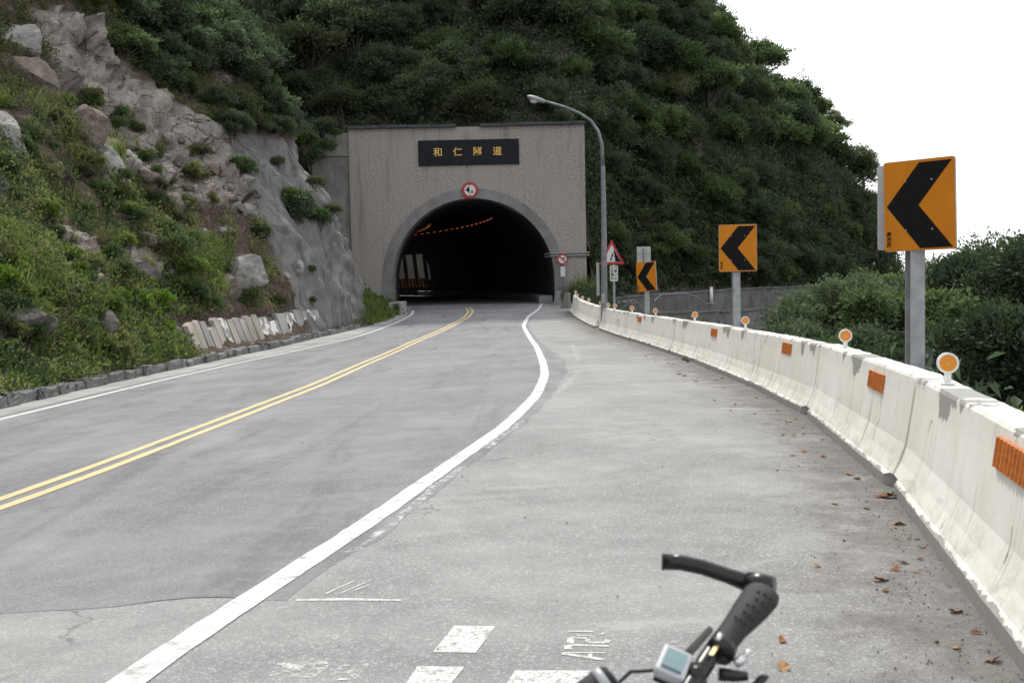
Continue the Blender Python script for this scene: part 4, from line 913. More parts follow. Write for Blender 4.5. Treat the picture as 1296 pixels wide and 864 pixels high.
# forest on the spur
PENDING = []
pts = []; tries = 0
GL = {'a': 'dense dark broadleaf tree of the forest above the tunnel portal', 'b': 'dark broadleaf tree clinging to the steep cliff beside the portal', 'c': 'broadleaf tree on the crest of the headland against the sky'}
while tries < 16000 and len(pts) < 285:
    tries += 1; x, y = rng.uniform(-34, 33), rng.uniform(64.5, 112); z = hill2(x, y)
    if z < .5 or (x < 4.8 and z < 9.6): continue
    px, py, dz_ = proj((x, y, z + 1)); px, py = px[0], py[0]
    if not (-60 < px < 1160 and -90 < py < 380): continue
    # visible from the road side or on the crest
    d = Vector((x, y, z + 2.6)) - Vector((0, 0, EYE)); h = hbv.ray_cast(Vector((0, 0, EYE)), d.normalized(), d.length - 1.5)
    if h[0] is not None: continue
    big_ = py < 200; m_ = 2.25 if big_ else 1.8
    if any((x - a) ** 2 + (y - b) ** 2 + (z - c) ** 2 < m_ ** 2 for a, b, c in pts): continue
    pts.append((x, y, z)); crest = z > np.interp(x, [16, 22, 28, 33], [18, 13.5, 8, 4]) and x > 14
    s_ = rng.choice([1.6, 2.2, 3.0], p=[.3, .4, .3]) * rng.uniform(.88, 1.15) * (1 if big_ else .72); 
    if x > 25: s_ *= .6
    pr = FOR[int(rng.choice(7, p=[.16, .16, .14, .12, .18, .12, .12]))] if not crest else FOR[int(rng.choice([4, 5, 1, 6]))]
    key = 'c' if crest else ('b' if x > 5 and z < 14 else 'a')
    adj = {0: '', 1: '', 2: '', 3: '', 4: 'lighter green ', 5: 'olive tinted ', 6: 'long leaved '}[FOR.index(pr)]; siz = 'tall ' if s_ > 2.25 else ('small ' if s_ < 1.6 else '')
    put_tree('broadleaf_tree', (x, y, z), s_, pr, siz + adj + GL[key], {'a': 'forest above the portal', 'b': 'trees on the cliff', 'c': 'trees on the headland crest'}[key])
print('forest', len(pts))
for px, py, Y, s_, q in ((955, 92, 96, 3.4, 4), (1000, 132, 96, 2.8, 1), (1026, 142, 97, 2.0, 6), (895, 60, 95, 3.4, 6), (1072, 222, 98, 2.9, 0), (1088, 262, 98, 2.2, 2), (1092, 215, 99, 1.8, 1), (1080, 310, 98, 2.2, 3), (1030, 195, 96, 3.0, 4), (880, 100, 92, 3.2, 0), (1050, 160, 98, 1.8, 5), (985, 175, 94, 3.2, 1), (545, 112, 67.5, 2.6, 4), (430, 130, 66, 2.2, 0), (480, 118, 68, 2.4, 6), (640, 120, 68, 2.6, 4), (820, 90, 80, 3.6, 4), (860, 190, 84, 3.2, 6), (790, 160, 76, 2.6, 0), (700, 60, 76, 3.4, 4), (915, 210, 88, 3.0, 4), (560, 40, 74, 3.2, 6)):
    p = at(px, py, Y); t = thing('broadleaf_tree', ('large spreading tree bulging from the headland skyline' if px > 930 else 'big round crowned tree standing out from the hillside forest'), 'tree', p, (0, 0, rng.uniform(0, 6)), 'standout trees on the hill', s_); obj('crown', FOR[q][0], t); obj('trunk', FOR[q][1], t, (0, 0, -.1), None, (1, 1, .5))
for k in range(34):
    x = rng.uniform(wx, XRp); y = rng.uniform(64.2, 66.5); s_ = rng.uniform(.8, 1.5); t = thing('bush', 'leafy shrub rooted along the top edge of the tunnel portal', 'bush', (x, y, hill2(x, y) + .2), (rng.uniform(-.1, .3), 0, rng.uniform(0, 6)), 'shrubs above the portal', s_)
    PENDING.append((t, int(rng.choice([0, 3, 3, 2]))))
# bare twigs poking out on the crest
def twig(seed, s_):
    r = random.Random(seed); mb = MB()
    def br(p, d, L, rad, lev):
        q = p + d * L; mb.tube([p, p.lerp(q, .5) + Vector((r.uniform(-1, 1), r.uniform(-1, 1), r.uniform(-1, 1))) * L * .06, q], [rad, rad * .75, rad * .5], 5, False)
        if lev:
            for _ in range(3): br(p.lerp(q, r.uniform(.45, 1)), (d + Vector((r.uniform(-1, 1), r.uniform(-.6, .6), r.uniform(-.6, .7))) * .75).normalized(), L * .62, rad * .5, lev - 1)
    br(Vector((0, 0, 0)), Vector((.8, 0, .5)).normalized(), s_, s_ * .035, 3); return mb.mesh('bare_branch', BARK)
for q, (px, py, Y, s_, rz) in enumerate(((985, 118, 94, 2.0, .2), (1010, 170, 94, 1.8, -.3), (880, 170, 88, 2.2, 1.4), (905, 95, 92, 1.8, .6))):
    tag(obj('bare_branch', twig(q, s_), None, at(px, py, Y), (0, 0, rz)), ('leafless branch reaching out of the headland crest' if q in (0, 1) else 'pale leafless branch among the cliff trees'), 'branch', 'bare branches')
# leaf cover of the spur between the trees
def hill_cover(n, size, seed, mat, name, zone_fn, label, cat, width=.5, hang=0.):
    r = np.random.default_rng(seed); tri = np.concatenate([HF[:, :3], HF[:, [0, 2, 3]]]); A_, B_, C_ = HP[tri[:, 0]], HP[tri[:, 1]], HP[tri[:, 2]]
    nr = np.cross(B_ - A_, C_ - A_); ar = np.linalg.norm(nr, axis=1) / 2; nr /= ar[:, None] * 2 + 1e-9; cen = (A_ + B_ + C_) / 3
    px, py, dz_ = proj(cen); ok = (px > -40) & (px < 1180) & (py > -60) & (py < 420) & zone_fn(cen) & (nr[:, 1] < .35)
    w = ar * ok; w /= w.sum(); ti = r.choice(len(tri), n, p=w); u, v = r.uniform(size=(2, n)); m_ = u + v > 1; u[m_], v[m_] = 1 - u[m_], 1 - v[m_]
    P = A_[ti] + (B_ - A_)[ti] * u[:, None] + (C_ - A_)[ti] * v[:, None]; k = 9; ci = np.repeat(np.arange(n), k); NR = nr[ti]; h = r.uniform(.1, .9, n) * (1 + .6 * fbm(P * .3, 2, seed))
    Q = P[ci] + NR[ci] * (h[ci] * r.uniform(.3, 1, n * k))[:, None] + r.normal(size=(n * k, 3)) * .22
    D = NR[ci] * .7 + unit(r, n * k) + np.array([0, 0, .1 - hang]); ct = r.uniform(.05, .8, n)
    V, F, t = leaves(Q, D, size, r, width, ct[ci] + r.uniform(-.2, .2, n * k)); o = obj(name, mesh(name, V, F, mat, False, {'tint': t})); o['kind'] = 'stuff'; return tag(o, label, cat)
hill_cover(26000, .25, 5, L_DARK, 'undergrowth', lambda c: (c[:, 2] > .3) | (c[:, 0] > 24), 'dark leafy undergrowth covering the forested hillside', 'undergrowth')
hill_cover(3000, .55, 6, L_OLIVE, 'hanging_vines', lambda c: (c[:, 0] > 4.5) & (c[:, 2] < 9) & (c[:, 2] > .9), 'hanging vines and grass trailing down the cliff beside the portal', 'vines', .12, 1.3)
# tufts of tall dry grass on the cliff
def grass(seed, mat, n=90, L=1.0, spread=.25, arch_=.8):
    r = np.random.default_rng(seed); V = []; F = []; T = []
    for k in range(n):
        a = r.uniform(0, 6.28); d = np.array([math.cos(a), math.sin(a), 0]); b = r.normal(size=3) * spread * .35; b[2] = 0; l = L * r.uniform(.5, 1.1); o_ = r.uniform(.2, arch_); s_ = np.array([-d[1], d[0], 0]) * l * .018; i = len(V); t = r.uniform()
        for f in (0, .4, .75, 1): 
            c = b + d * o_ * l * f ** 1.8 + np.array([0, 0, l * (f - .45 * o_ * f ** 2.5)]); w = 1 - f * .9
            V += [c - s_ * w, c + s_ * w]; T += [t, t]
        F += [(i, i+1, i+3, i+2), (i+2, i+3, i+5, i+4), (i+4, i+5, i+7, i+6)]
    return mesh('grass_tuft', V, np.array(F), mat, False, {'tint': np.array(T)})
GD = [grass(s, L_DRYG, 110, 1.0, .5, 1.3) for s in (1, 2)]; GG = [grass(s, L_BRIGHT, 110, 1.0, .4, .9) for s in (3, 4)]; GM = [grass(s, L_WEED, 100, 1.0, .4, 1.0) for s in (5, 6)]
for k in range(16):
    px, py = rng.uniform(790, 870), rng.uniform(225, 335); p, n = cast(hbv, px, py)
    if p: tag(obj('pampas_tuft', GD[k % 2] if k % 3 else GM[k % 2], None, p, (rng.uniform(.2, .7), 0, rng.uniform(0, 6)), rng.uniform(1.2, 2.0)), 'tuft of dry drooping grass on the cliff right of the lamp post', 'grass', 'dry grass tufts on the cliff')
for k, (px, py, s_) in enumerate(((728, 372, 1.2), (738, 370, 1.5), (746, 372, 1.3), (732, 362, 1.1), (752, 375, 1.2), (720, 376, .8), (741, 378, .9))):
    p = at(px, py, 61.0 + .12 * k); p.z = -.1; tag(obj('grass_tuft', (GG + GM)[k % 4], None, p, (0, 0, k), s_ * 1.45), 'green grass clump growing at the right foot of the portal', 'grass', 'grass at the portal foot')
# trees on the upper left hill above the rock band
BUSH = [crown('crown', 200 + s, m_, n=2600, leaf=l, lobes=7, clump=14, squash=.75, spread=.55)[0] for s, (m_, l) in enumerate(((L_MID, .13), (L_BRIGHT, .14), (L_OLIVE, .12), (L_DARK, .12), (L_WEED, .13), (L_LIME, .17)))]
def stems(seed):
    r = random.Random(seed); mb = MB()
    for _ in range(7): mb.tube([(0, 0, -.5), (r.uniform(-.25, .25), r.uniform(-.25, .25), -.1), (r.uniform(-.6, .6), r.uniform(-.6, .6), r.uniform(.1, .5))], [.03, .02, .008], 5, False)
    return mb.mesh('stem', BARK)
STEM = [stems(1), stems(2)]
for t, mi in PENDING: obj('foliage', BUSH[mi], t, (0, 0, .3)); obj('stem', STEM[mi % 2], t, (0, 0, .3))
def put_bush(px, py, r_px, mi, label, group=None, b=None, sq=1.15, cat='bush'):
    p, n = cast(b or bv, px, py)
    if p is None: return
    s_ = r_px * p.y / FPX; t = thing('bush', label, cat, p, (rng.uniform(-.15, .15), rng.uniform(.0, .35), rng.uniform(0, 6)), group, (s_, s_, s_ * sq))
    obj('foliage', BUSH[mi], t, (0, 0, .25)); obj('stem', STEM[mi % 2], t, (0, 0, .25)); return t
fpoly = [(20, -40), (28, 4), (85, 18), (135, 55), (205, 112), (245, 132), (300, 172), (365, 172), (415, 158), (440, 148), (450, -40)]
put = []; tries = 0
while len(put) < 95 and tries < 4000:
    tries += 1; px, py = rng.uniform(0, 450), rng.uniform(-40, 180)
    if not inpoly(np.array([px]), np.array([py]), fpoly)[0]: continue
    p, n = cast(bv, px, py)
    if p is None or any((p - q).length < 1.15 for q in put) or (px < 150 and py > -10): continue
    put.append(p); lowb = py > np.interp(px, [20, 85, 205, 300, 440], [-20, -10, 70, 120, 105])
    if lowb: put_tree('broadleaf_tree', p, rng.uniform(.8, 1.35), FOR[int(rng.integers(0, 7))], 'small leafy tree along the top edge of the bare rock band', 'small trees above the rock band', sq=.9, lift=.2)
    else: put_tree('broadleaf_tree', p, rng.uniform(1.4, 2.1), FOR[int(rng.integers(0, 5))], 'dark forest tree growing uphill above the bare rock band', 'forest above the rock band', lift=.15)
# bushes one can tell apart on the slope
for a in ((382, 278, 34, 3, 'dark rounded bush growing on the grey sprayed rock'), (405, 288, 26, 0, 'smaller bush touching the dark rounded bush on the sprayed rock'), (365, 255, 18, 1, 'large leaved plant at the top of the bush on sprayed rock'), (395, 345, 10, 0, 'tiny plant alone on the bare grey sprayed rock'),
          (400, 238, 16, 2, 'olive shrub on the shoulder of the sprayed rock'), (420, 272, 15, 2, 'small olive shrub on the sprayed rock edge nearest the portal'), (352, 212, 14, 2, 'low shrub at the top of the sprayed rock face'), (310, 225, 26, 0, 'round bush left of the sprayed rock'), (338, 150, 36, 3, 'overhanging dark bush below the hillside forest'), (392, 140, 50, 0, 'large overhanging bush beside the portal top'), (300, 148, 30, 2, 'olive bush above the sprayed rock'), (388, 172, 32, 3, 'dark bush hanging over the portal wing'),
          (205, 400, 34, 5, 'bright fresh green leafy bush at the slope foot'), (212, 428, 24, 5, 'bright leafy bush just above the kerb left of the ribbed wall'), (175, 432, 22, 1, 'low green bush just uphill of the kerb beside the bright bush'), (245, 385, 30, 0, 'dense green bush above the ribbed wall'), (268, 392, 20, 0, 'green bush spilling over the ribbed wall'), (238, 350, 28, 1, 'light green bush uphill of the ribbed wall'), (225, 320, 26, 0, 'mid green bush in the middle of the slope'), (310, 385, 24, 0, 'bush between the pale boulder and the ribbed wall'), (330, 300, 16, 3, 'small dark bush in the brown scree'), (352, 386, 14, 2, 'olive shrub at the top of the ribbed wall'), (395, 385, 10, 0, 'little shrub at the end of the ribbed wall')):
    put_bush(*a)
for px, py, Y, s_, mi, lab in ((398, 172, 60.6, 1.3, 3, 'dark bush hanging over the top of the portal wing wall'), (407, 190, 61.0, .9, 0, 'leafy shrub hanging in front of the portal wing wall'), (392, 205, 60.2, 1.1, 3, 'dark shrub wedged between sprayed rock and wing wall'), (414, 160, 61.2, .8, 2, 'olive sprig reaching over the wing wall cap'), (385, 182, 59.0, 1.2, 0, 'green bush at the top of the sprayed rock next to the wing wall'), (424, 170, 61.3, .5, 0, 'small trailing plant on the wing wall cap')):
    t = thing('bush', lab, 'bush', at(px, py, Y), (0, 0, rng.uniform(0, 6)), None, s_); obj('foliage', BUSH[mi], t); obj('stem', STEM[mi % 2], t)
for k in range(190):
    px, py = rng.uniform(0, 330), rng.uniform(130, 455)
    if py > 500 - px * .20 or (px > 195 and py > 392) or py < 60 + px * .55 or (px > 270 and py > 230 and py < 400): continue
    lo_ = py > 330
    put_bush(px, py, rng.uniform(8, 22) * (1.35 if lo_ else 1), int(rng.choice([0, 1, 2, 4, 5] if lo_ else [0, 2, 4, 1], p=[.25, .3, .15, .2, .1] if lo_ else [.3, .25, .3, .15])), 'low weedy shrub on the open slope below the rock band' if lo_ else 'scrubby shrub among rocks on the upper slope', 'scrub on the slope')
for k in range(26):
    px, py = rng.uniform(462, 508), 0; y = rng.uniform(50.5, 60.5); x = float(XK(y)) - rng.uniform(.35, 2.6); z = float(g(x, y)) + .15 + .25 * (float(XK(y)) - x)
    if k < 18: tag(obj('grass_tuft', GG[k % 2], None, (x, y, z - .1), (0, 0, k), rng.uniform(.7, 1.2)), 'bright grass tuft on the mound left of the tunnel mouth', 'grass', 'grass on the mound')
V = []; F = []; my = np.arange(49.5, 61.8, .4)
for j, y in enumerate(my):
    for q, u in enumerate(np.linspace(.3, 4.6, 10)): x = float(XK(y)) - u; V.append((x, y, float(g(x, y)) + .12 + .55 * (u - .3) * min(1, (y - 49) / 3) ** .5 + .12 * float(vnoise([[x, y, 0]])[0])))
    if j: F += [((j-1)*10+k, j*10+k, j*10+k+1, (j-1)*10+k+1) for k in range(9)]
MVm, MFm = np.array(V), np.array(F); struct(obj('grass_mound', mesh('grass_mound', MVm, MFm, SOILM)))
r = np.random.default_rng(77); ii = r.integers(0, len(MVm), 5200); P = MVm[ii] + r.normal(size=(5200, 3)) * np.array([.3, .3, .05]); P = np.repeat(P, 4, 0) + r.normal(size=(20800, 3)) * .06
V, F, t = leaves(P, unit(r, 20800) * .6 + np.array([0, 0, .9]), .24, r, .35); o = struct(obj('mound_grass', mesh('mound_grass', V, F, L_BRIGHT, False, {'tint': t})), 'stuff'); tag(o, 'bright green grass covering the mound beside the tunnel mouth', 'grass')
for k in range(120):
    px, py = rng.uniform(0, 300), rng.uniform(110, 470)
    if py > 500 - px * .2 or py < 70 + px * .5 or (px > 195 and py > 388): continue
    p, n = cast(bv, px, py)
    if p: tag(obj('grass_tuft', (GG + GM + GD[:1])[int(rng.integers(0, 5))], None, p - Vector((.05, 0, .05)), (0, rng.uniform(.1, .5), rng.uniform(0, 6)), rng.uniform(.35, .95)), 'arching tuft of long grass rooted on the open slope', 'grass', 'long grass tufts on the slope')
# weeds over the open slope
def slope_weeds(n, seed, mat, name, label, size, k, zone_fn, up_=.8, width=.42):
    r = np.random.default_rng(seed); i = r.integers(0, NY - 1, n * 3); j = r.integers(0, NV - 1, n * 3); idx_ = i * NV + j; P = PS[idx_] * (1 - .5) + PS[idx_ + NV + 1] * .5 + r.normal(size=(n * 3, 3)) * .06
    den = fbm(P * .55, 3, seed) + .5 * fbm(P * 1.8, 2, seed + 9); px, py, _ = proj(P)
    ok = (rockz[idx_] < .35 + .25 * (den > .7)) & (shotz[idx_] < .3) & (px > -60) & (px < 480) & (py > -10) & zone_fn(P, den, px, py)  & ~((P[:, 1] > 30.6) & (P[:, 1] < 45.6) & (P[:, 2] < g(P[:, 0], P[:, 1]) + 1.15)); P = P[ok][:n]; N = len(P); ci = np.repeat(np.arange(N), k)
    dn = den[ok][:n]; hgt = r.uniform(.08, .30, N) + np.clip(dn, 0, 1) * r.uniform(.0, .55, N); Q = P[ci] + np.stack([r.normal(size=N * k) * .09 + .06, r.normal(size=N * k) * .09, hgt[ci] * r.uniform(.1, 1, N * k)], 1); D = unit(r, N * k) + np.array([.25, 0, up_]); ct = r.uniform(.0, .6, N) + .45 * np.clip(fbm(P * .35, 2, seed + 3), -.3, 1)
    V, F, t = leaves(Q, D, size, r, width, ct[ci] + r.uniform(-.15, .15, N * k)); o = struct(obj(name, mesh(name, V, F, mat, False, {'tint': t})), 'stuff'); return tag(o, label, 'weeds')
scree = lambda px, py: (px > 255 + (300 - py) * .0) & (py > 225) & (py > 225 + (px - 290) * .2) & (px < 395)
slope_weeds(24000, 301, L_WEED, 'slope_weeds', 'mixed low weeds growing all over the open rocky slope', .10, 9, lambda P, d, px, py: (d > -.08) & ~(scree(px, py) & (d < .55)))
slope_weeds(15000, 302, L_BRIGHT, 'bright_weeds', 'bright green weeds along the lower slope above the kerb', .11, 9, lambda P, d, px, py: (d > .05) & (py > 300) & (px < 290) | (py > 425) & (px < 240) & (d > -.6))
slope_weeds(8000, 303, L_MID, 'dark_weeds', 'darker green weed patches between the rocks of the slope', .12, 10, lambda P, d, px, py: (d > .1) & ~scree(px, py))
# trees on the drop behind the barrier
VAL = [tree_proto(130, L_DARK, lobes=20, n=15000, leaf=.058, h=2.5, lr=(.16, .34), spread=.9, clump=20, low=-.6), tree_proto(131, L_DEEP, lobes=22, n=17000, leaf=.062, h=2.5, lr=(.16, .36), spread=.88, low=-.6), tree_proto(132, L_MID, lobes=16, n=11000, leaf=.075, h=2.5, lr=(.14, .30), spread=.95, clump=16, droop=.25, low=-.6), tree_proto(133, L_DARK, lobes=20, n=13000, leaf=.055, h=2.5, lr=(.15, .32), spread=.92, clump=18, low=-.6)]
for px, py, Y, rad, q, lab in ((1135, 432, 26, 1.8, 2, 'yellow green leafy tree right behind the large chevron post'), (1062, 418, 32, 2.0, 0, 'dark green tree between the middle and large chevron signs'), (1030, 425, 35, 2.0, 3, 'dark green tree beside the end of the sea wall'), (1015, 470, 29, 1.7, 0, 'low green tree close behind the barrier left of the large chevron'), (1260, 395, 30, 2.7, 1, 'large dark tree to the right of the large chevron sign'), (1190, 425, 34, 2.4, 0, 'dark green tree behind the large chevron post'),
                               (1330, 400, 26, 2.4, 1, 'dark tree standing just beyond the large dark crown'), (1215, 480, 24, 2.0, 1, 'low dark tree below the large dark crown'), (1100, 485, 24, 1.7, 3, 'dark shrubby tree just behind the barrier'), (1285, 480, 21, 2.0, 1, 'dark low tree behind the amber reflector by the big chevron post'), (1290, 370, 42, 3.0, 3, 'distant green tree whose top meets the sky beyond the dark crowns'), (1225, 372, 44, 2.4, 0, 'distant green tree on the skyline behind the big chevron'), (1115, 392, 42, 2.0, 2, 'distant yellow green tree showing below the big chevron board'), (1075, 460, 38, 2.4, 1, 'dark tree deep in the gap behind the barrier'), (1150, 520, 22, 1.8, 1, 'dark tree hidden low behind the barrier under the chevron post'), (980, 470, 36, 2.0, 1, 'dark tree below the sea wall')):
    p = at(px, py, Y); t = thing('valley_tree', lab, 'tree', p, (rng.uniform(-.08, .08), rng.uniform(-.08, .08), rng.uniform(0, 6)), 'trees on the drop behind the barrier', rad)
    obj('crown', VAL[q][0], t); obj('trunk', VAL[q][1], t)
# sprig of fresh leaves at the barrier's back
r = np.random.default_rng(8); n = 60; P = r.normal(size=(n, 3)) * np.array([.05, .06, .05]); V, F, t = leaves(P, unit(r, n) + np.array([0, 0, .4]), .06, r, .6)
p = at(1312, 524, 5.8); sp = thing('young_plant', 'fresh lime green sprig poking up behind the near barrier', 'plant', p); obj('foliage', mesh('foliage', V, F, L_LIME, False, {'tint': t}), sp)
mb = MB(); mb.tube([(0, 0, -1.6), (.05, 0, -.6), (0, 0, .08)], [.02, .015, .006], 6); mb.build('stem', BARK, sp)
o = obj('valley_undergrowth', None); bpy.data.objects.remove(o)
r = np.random.default_rng(18); n = 9000; yy = r.uniform(8, 60, n); xx = XB(np.clip(yy, -4, 55)) + .9 + r.uniform(0, 1, n) ** 1.3 * 16; P = np.stack([xx, yy, valley(xx, yy)], 1); ci = np.repeat(np.arange(n), 8)
Q = P[ci] + r.normal(size=(n * 8, 3)) * .25 + np.array([0, 0, .35]); V, F, t = leaves(Q, unit(r, n * 8) + np.array([0, 0, .5]), .2, r, .4, np.clip(r.uniform(0, .7, n)[ci], 0, 1))
tag(struct(obj('valley_undergrowth', mesh('valley_undergrowth', V, F, L_DARK, False, {'tint': t})), 'stuff'), 'dark undergrowth on the drop behind the concrete barrier', 'undergrowth')
# small tufts growing at the barrier foot
for px, py, s_ in ((866, 456, .16), (870, 458, .12)):
    p = ground_at(px, py); tag(obj('grass_tuft', GM[0], None, p, (0, 0, 1), s_), 'tiny dark weed sprouting at the barrier foot', 'grass', 'weeds at the barrier foot')

# ------------------------------------------------------------------ signs and posts
def hbeam(mb, x, y, z0, z1, w=.10, d=.10, t=.012):
    mb.box((x, y - d / 2, (z0 + z1) / 2), (w, t, z1 - z0)); mb.box((x, y + d / 2, (z0 + z1) / 2), (w, t, z1 - z0)); mb.box((x, y, (z0 + z1) / 2), (t, d - t - .001, z1 - z0))
def rrect(w, h, r=.03, n=4, cx=0, cz=0):
    P = []
    for sx, sz, a0 in ((1, 1, 0), (-1, 1, 90), (-1, -1, 180), (1, -1, 270)):
        for k in range(n + 1): a = R(a0 + 90 * k / n); P.append((cx + sx * (w / 2 - r) + r * math.cos(a), cz + sz * (h / 2 - r) + r * math.sin(a)))
    return P
def chevron(px_post, Y, px_c, py_c, yaw, label, back=None, w=.68, h=.85, roll=0.):
    base = at(px_post, 430, Y); zc_ = at(px_c, py_c, Y).z; cx = at(px_c, py_c, Y).x - base.x; z0 = float(valley(base.x, Y)) - .3
    t = thing('chevron_sign', label, 'sign', (base.x, Y, z0), (0, 0, 0), 'orange chevron signs behind the barrier')
    mb = MB(); hbeam(mb, 0, .06, 0, zc_ - z0 + h * .42, .13, .13); mb.build('post', GALV, t)
    rz = Matrix.Rotation(yaw, 4, 'Z') @ Matrix.Rotation(roll, 4, 'Y')
    def part(name, mbx, mat):
        o = mbx.build(name, mat, t); o.matrix_local = Matrix.Translation((cx, -.055, zc_ - z0)) @ rz; return o
    mb = MB(); mb.prism(rrect(w, h, .025), -.012, .012); pn = part('panel', mb, ALU)
    mb = MB(); mb.prism(rrect(w - .008, h - .008, .022), -.016, -.0125); part('sheeting', mb, ORANGE)
    a, b = w / 2, h / 2
    mb = MB(); mb.prism([(-.91*a, -.02*b), (.0*a, .93*b), (.93*a, .95*b), (.0*a, .02*b), (.93*a, -.95*b), (.0*a, -.95*b)], -.021, -.017)
    mb.V, mb.F = [], []; Pg = [(-.91*a, 0), (.02*a, .93*b), (.92*a, .93*b), (-.01*a, 0), (.92*a, -.95*b), (.02*a, -.95*b)]; n = 6
    V = [(x, -.020, z) for x, z in Pg] + [(x, -.0165, z) for x, z in Pg]; mb.mi = []
    mb.add(V, [(0, 3, 2, 1), (0, 5, 4, 3)] + [(i, (i + 1) % n, (i + 1) % n + n, i + n) for i in range(n)]); part('chevron_arrow', mb, BLACK)
    for q, ch in enumerate('南澳段'):
        o = obj('character', text_mesh('character', ch, .045, BLACK, .001, .001), t); o.matrix_local = Matrix.Translation((cx, -.055, zc_ - z0)) @ rz @ Matrix.Translation((-a + .045, -.0185, -b + .155 - .048 * q)) @ Matrix.Rotation(math.pi / 2, 4, 'X')
    for bx_ in (-.12, .12):
        for z in (-.22, .22): mb = MB(); mb.prism(circ(.008, 10, bx_, z), -.0235, -.0165); part('rivet', mb, ALU)
    for z in (-.22, .22): mb = MB(); mb.box((0, .03, z), (.5, .03, .05)); part('bracket', mb, GALV)
    if back:
        bx, byaw, bw, bh = back; mb = MB(); mb.prism(rrect(bw, bh, .02), -.012, .012); mb.box((.05, -.03, bh * .3), (bw * .5, .035, .05)); mb.box((.05, -.03, -bh * .3), (bw * .5, .035, .05)); o = mb.build('rear_panel', ALU, t)
        o.matrix_local = Matrix.Translation((bx, .26, zc_ - z0)) @ Matrix.Rotation(byaw, 4, 'Z')
    return t
chevron(1161, 10.0, 1161, 260, R(-43), 'large orange chevron sign on a steel post above the near barrier', back=(-.01, R(-22), .50, .78), roll=R(-1), w=.65, h=.81)
chevron(933, 20.2, 933, 314, R(-6), 'orange chevron sign facing straight along the road above the middle barrier', roll=R(0))
chevron(820, 32.0, 818, 350, R(-42), 'orange chevron sign turned aside in front of a grey sign back', roll=R(-3))
# plain rectangular sign seen from behind
p = at(816, 345, 34.5); z0 = float(valley(p.x, 34.5)) - .3
t = thing('rectangular_sign', 'bare grey rectangular sign seen from its back behind the far chevron', 'sign', (p.x, 34.5, z0))
mb = MB(); mb.tube([(.02, .02, 0), (.02, .02, at(815, 314, 34.5).z - z0)], .05, 10); mb.build('post', GALV, t)
zz0, zz1 = at(815, 350, 34.5).z - z0, at(815, 312, 34.5).z - z0
mb = MB(); mb.prism(rrect(.44, zz1 - zz0, .02, 4, 0, (zz0 + zz1) / 2), .075, .095); mb.box((0, .06, zz0 + .25), (.4, .03, .04)); mb.box((0, .06, zz1 - .2), (.4, .03, .04)); mb.build('panel', ALU, t, rot=(0, 0, R(8)))
# rockfall warning sign
Y = 41.5; p = at(777, 345, Y); z0 = float(valley(p.x, Y)) - .3
t = thing('rockfall_sign', 'red bordered triangular falling rocks warning sign with a text plate below', 'sign', (p.x, Y, z0))
zt = at(775, 303, Y).z - z0; zbt = at(775, 334.5, Y).z - z0; hw = .47; dx = at(774.5, 330, Y).x - p.x
mb = MB(); mb.tube([(0, .06, 0), (0, .06, zbt + .5)], .045, 10); mb.build('post', GALV, t)
tri = [(dx - hw, zbt), (dx + hw, zbt), (dx, zt)]; k_ = .17; cz_ = (zbt * 2 + zt) / 3; tri_i = [(dx + (x - dx) * .72, cz_ + (z - cz_) * .72) for x, z in tri]
mb = MB(); mb.prism(tri, -.01, .01); mb.build('panel', WHITE, t); mb = MB(); mb.ring(tri, tri_i, -.018, -.0105); mb.build('red_border', RED, t)
(ax, az), (bx_, bz), (tx, tz) = tri_i; Lp = lambda f, e: (ax + (bx_ - ax) * f, az + (tz - az) * e)
cl_ = [(bx_ - .01, bz + .01), Lp(.60, .015), Lp(.70, .08), Lp(.64, .16), Lp(.69, .22), Lp(.60, .32), Lp(.66, .40), Lp(.58, .52), Lp(.62, .60), Lp(.585, .74), Lp(.66, .62)]
mb = MB(); mb.V = []; V = [(x, -.016, z) for x, z in cl_]; mb.add(V, [tuple(range(len(V) - 1, -1, -1))] ); mb.build('cliff_pictogram', BLACK, t)
for f, e, s_ in ((.52, .40, .045), (.47, .24, .035), (.44, .13, .04), (.50, .30, .03)):
    x, z = Lp(f, e); mb = MB(); mb.prism([(x - s_, z - s_ * .6), (x + s_ * .5, z - s_), (x + s_, z + s_ * .5), (x - s_ * .2, z + s_)], -.017, -.0105); mb.build('falling_stone', BLACK, t)
pz0, pz1 = at(776, 356, Y).z - z0, at(776, 336, Y).z - z0
mb = MB(); mb.prism(rrect(.30, pz1 - pz0, .05, 4, 0, (pz0 + pz1) / 2), -.01, .01); mb.build('text_plate', WHITE, t)
for c_, col in enumerate(('行車小心', '土石落石')):
    for q, ch in enumerate(col): obj('character', text_mesh('character', ch, .12, BLACK, .001, .0025), t, (.068 - .136 * c_, -.0125, pz1 - .085 - q * .135), (math.pi / 2, 0, 0))
# street lamp
Y = 40.0; p = at(764.5, 410, Y); z0 = float(prof(Y)) - .1; bx0 = p.x
lamp = thing('street_lamp', 'tall grey street lamp with a curved arm reaching over the road', 'street lamp', (bx0, Y, z0))
Q = [at(765, 410, Y), at(764.5, 300, Y), at(763, 210, Y), at(761.5, 182, Y), at(757, 166, Y), at(748, 153, Y), at(734, 143.5, Y), at(714, 135, Y), at(688, 128, Y)]
Q = [Vector((q.x - bx0, -(i > 3) * .0, q.z - z0)) for i, q in enumerate(Q)]; Q[0] = Vector((0, 0, 0))
mb = MB(); mb.tube(Q[:3], [.125, .10, .078], 8); mb.build('post', GALVD, lamp)
mb = MB(); mb.tube(Q[2:], [.076, .07, .062, .056, .05, .045, .04], 10); mb.build('arm', GALVD, lamp, smooth=True)
hd = Q[-1]; dr = (Q[-1] - Q[-2]).normalized(); V = []; F = []
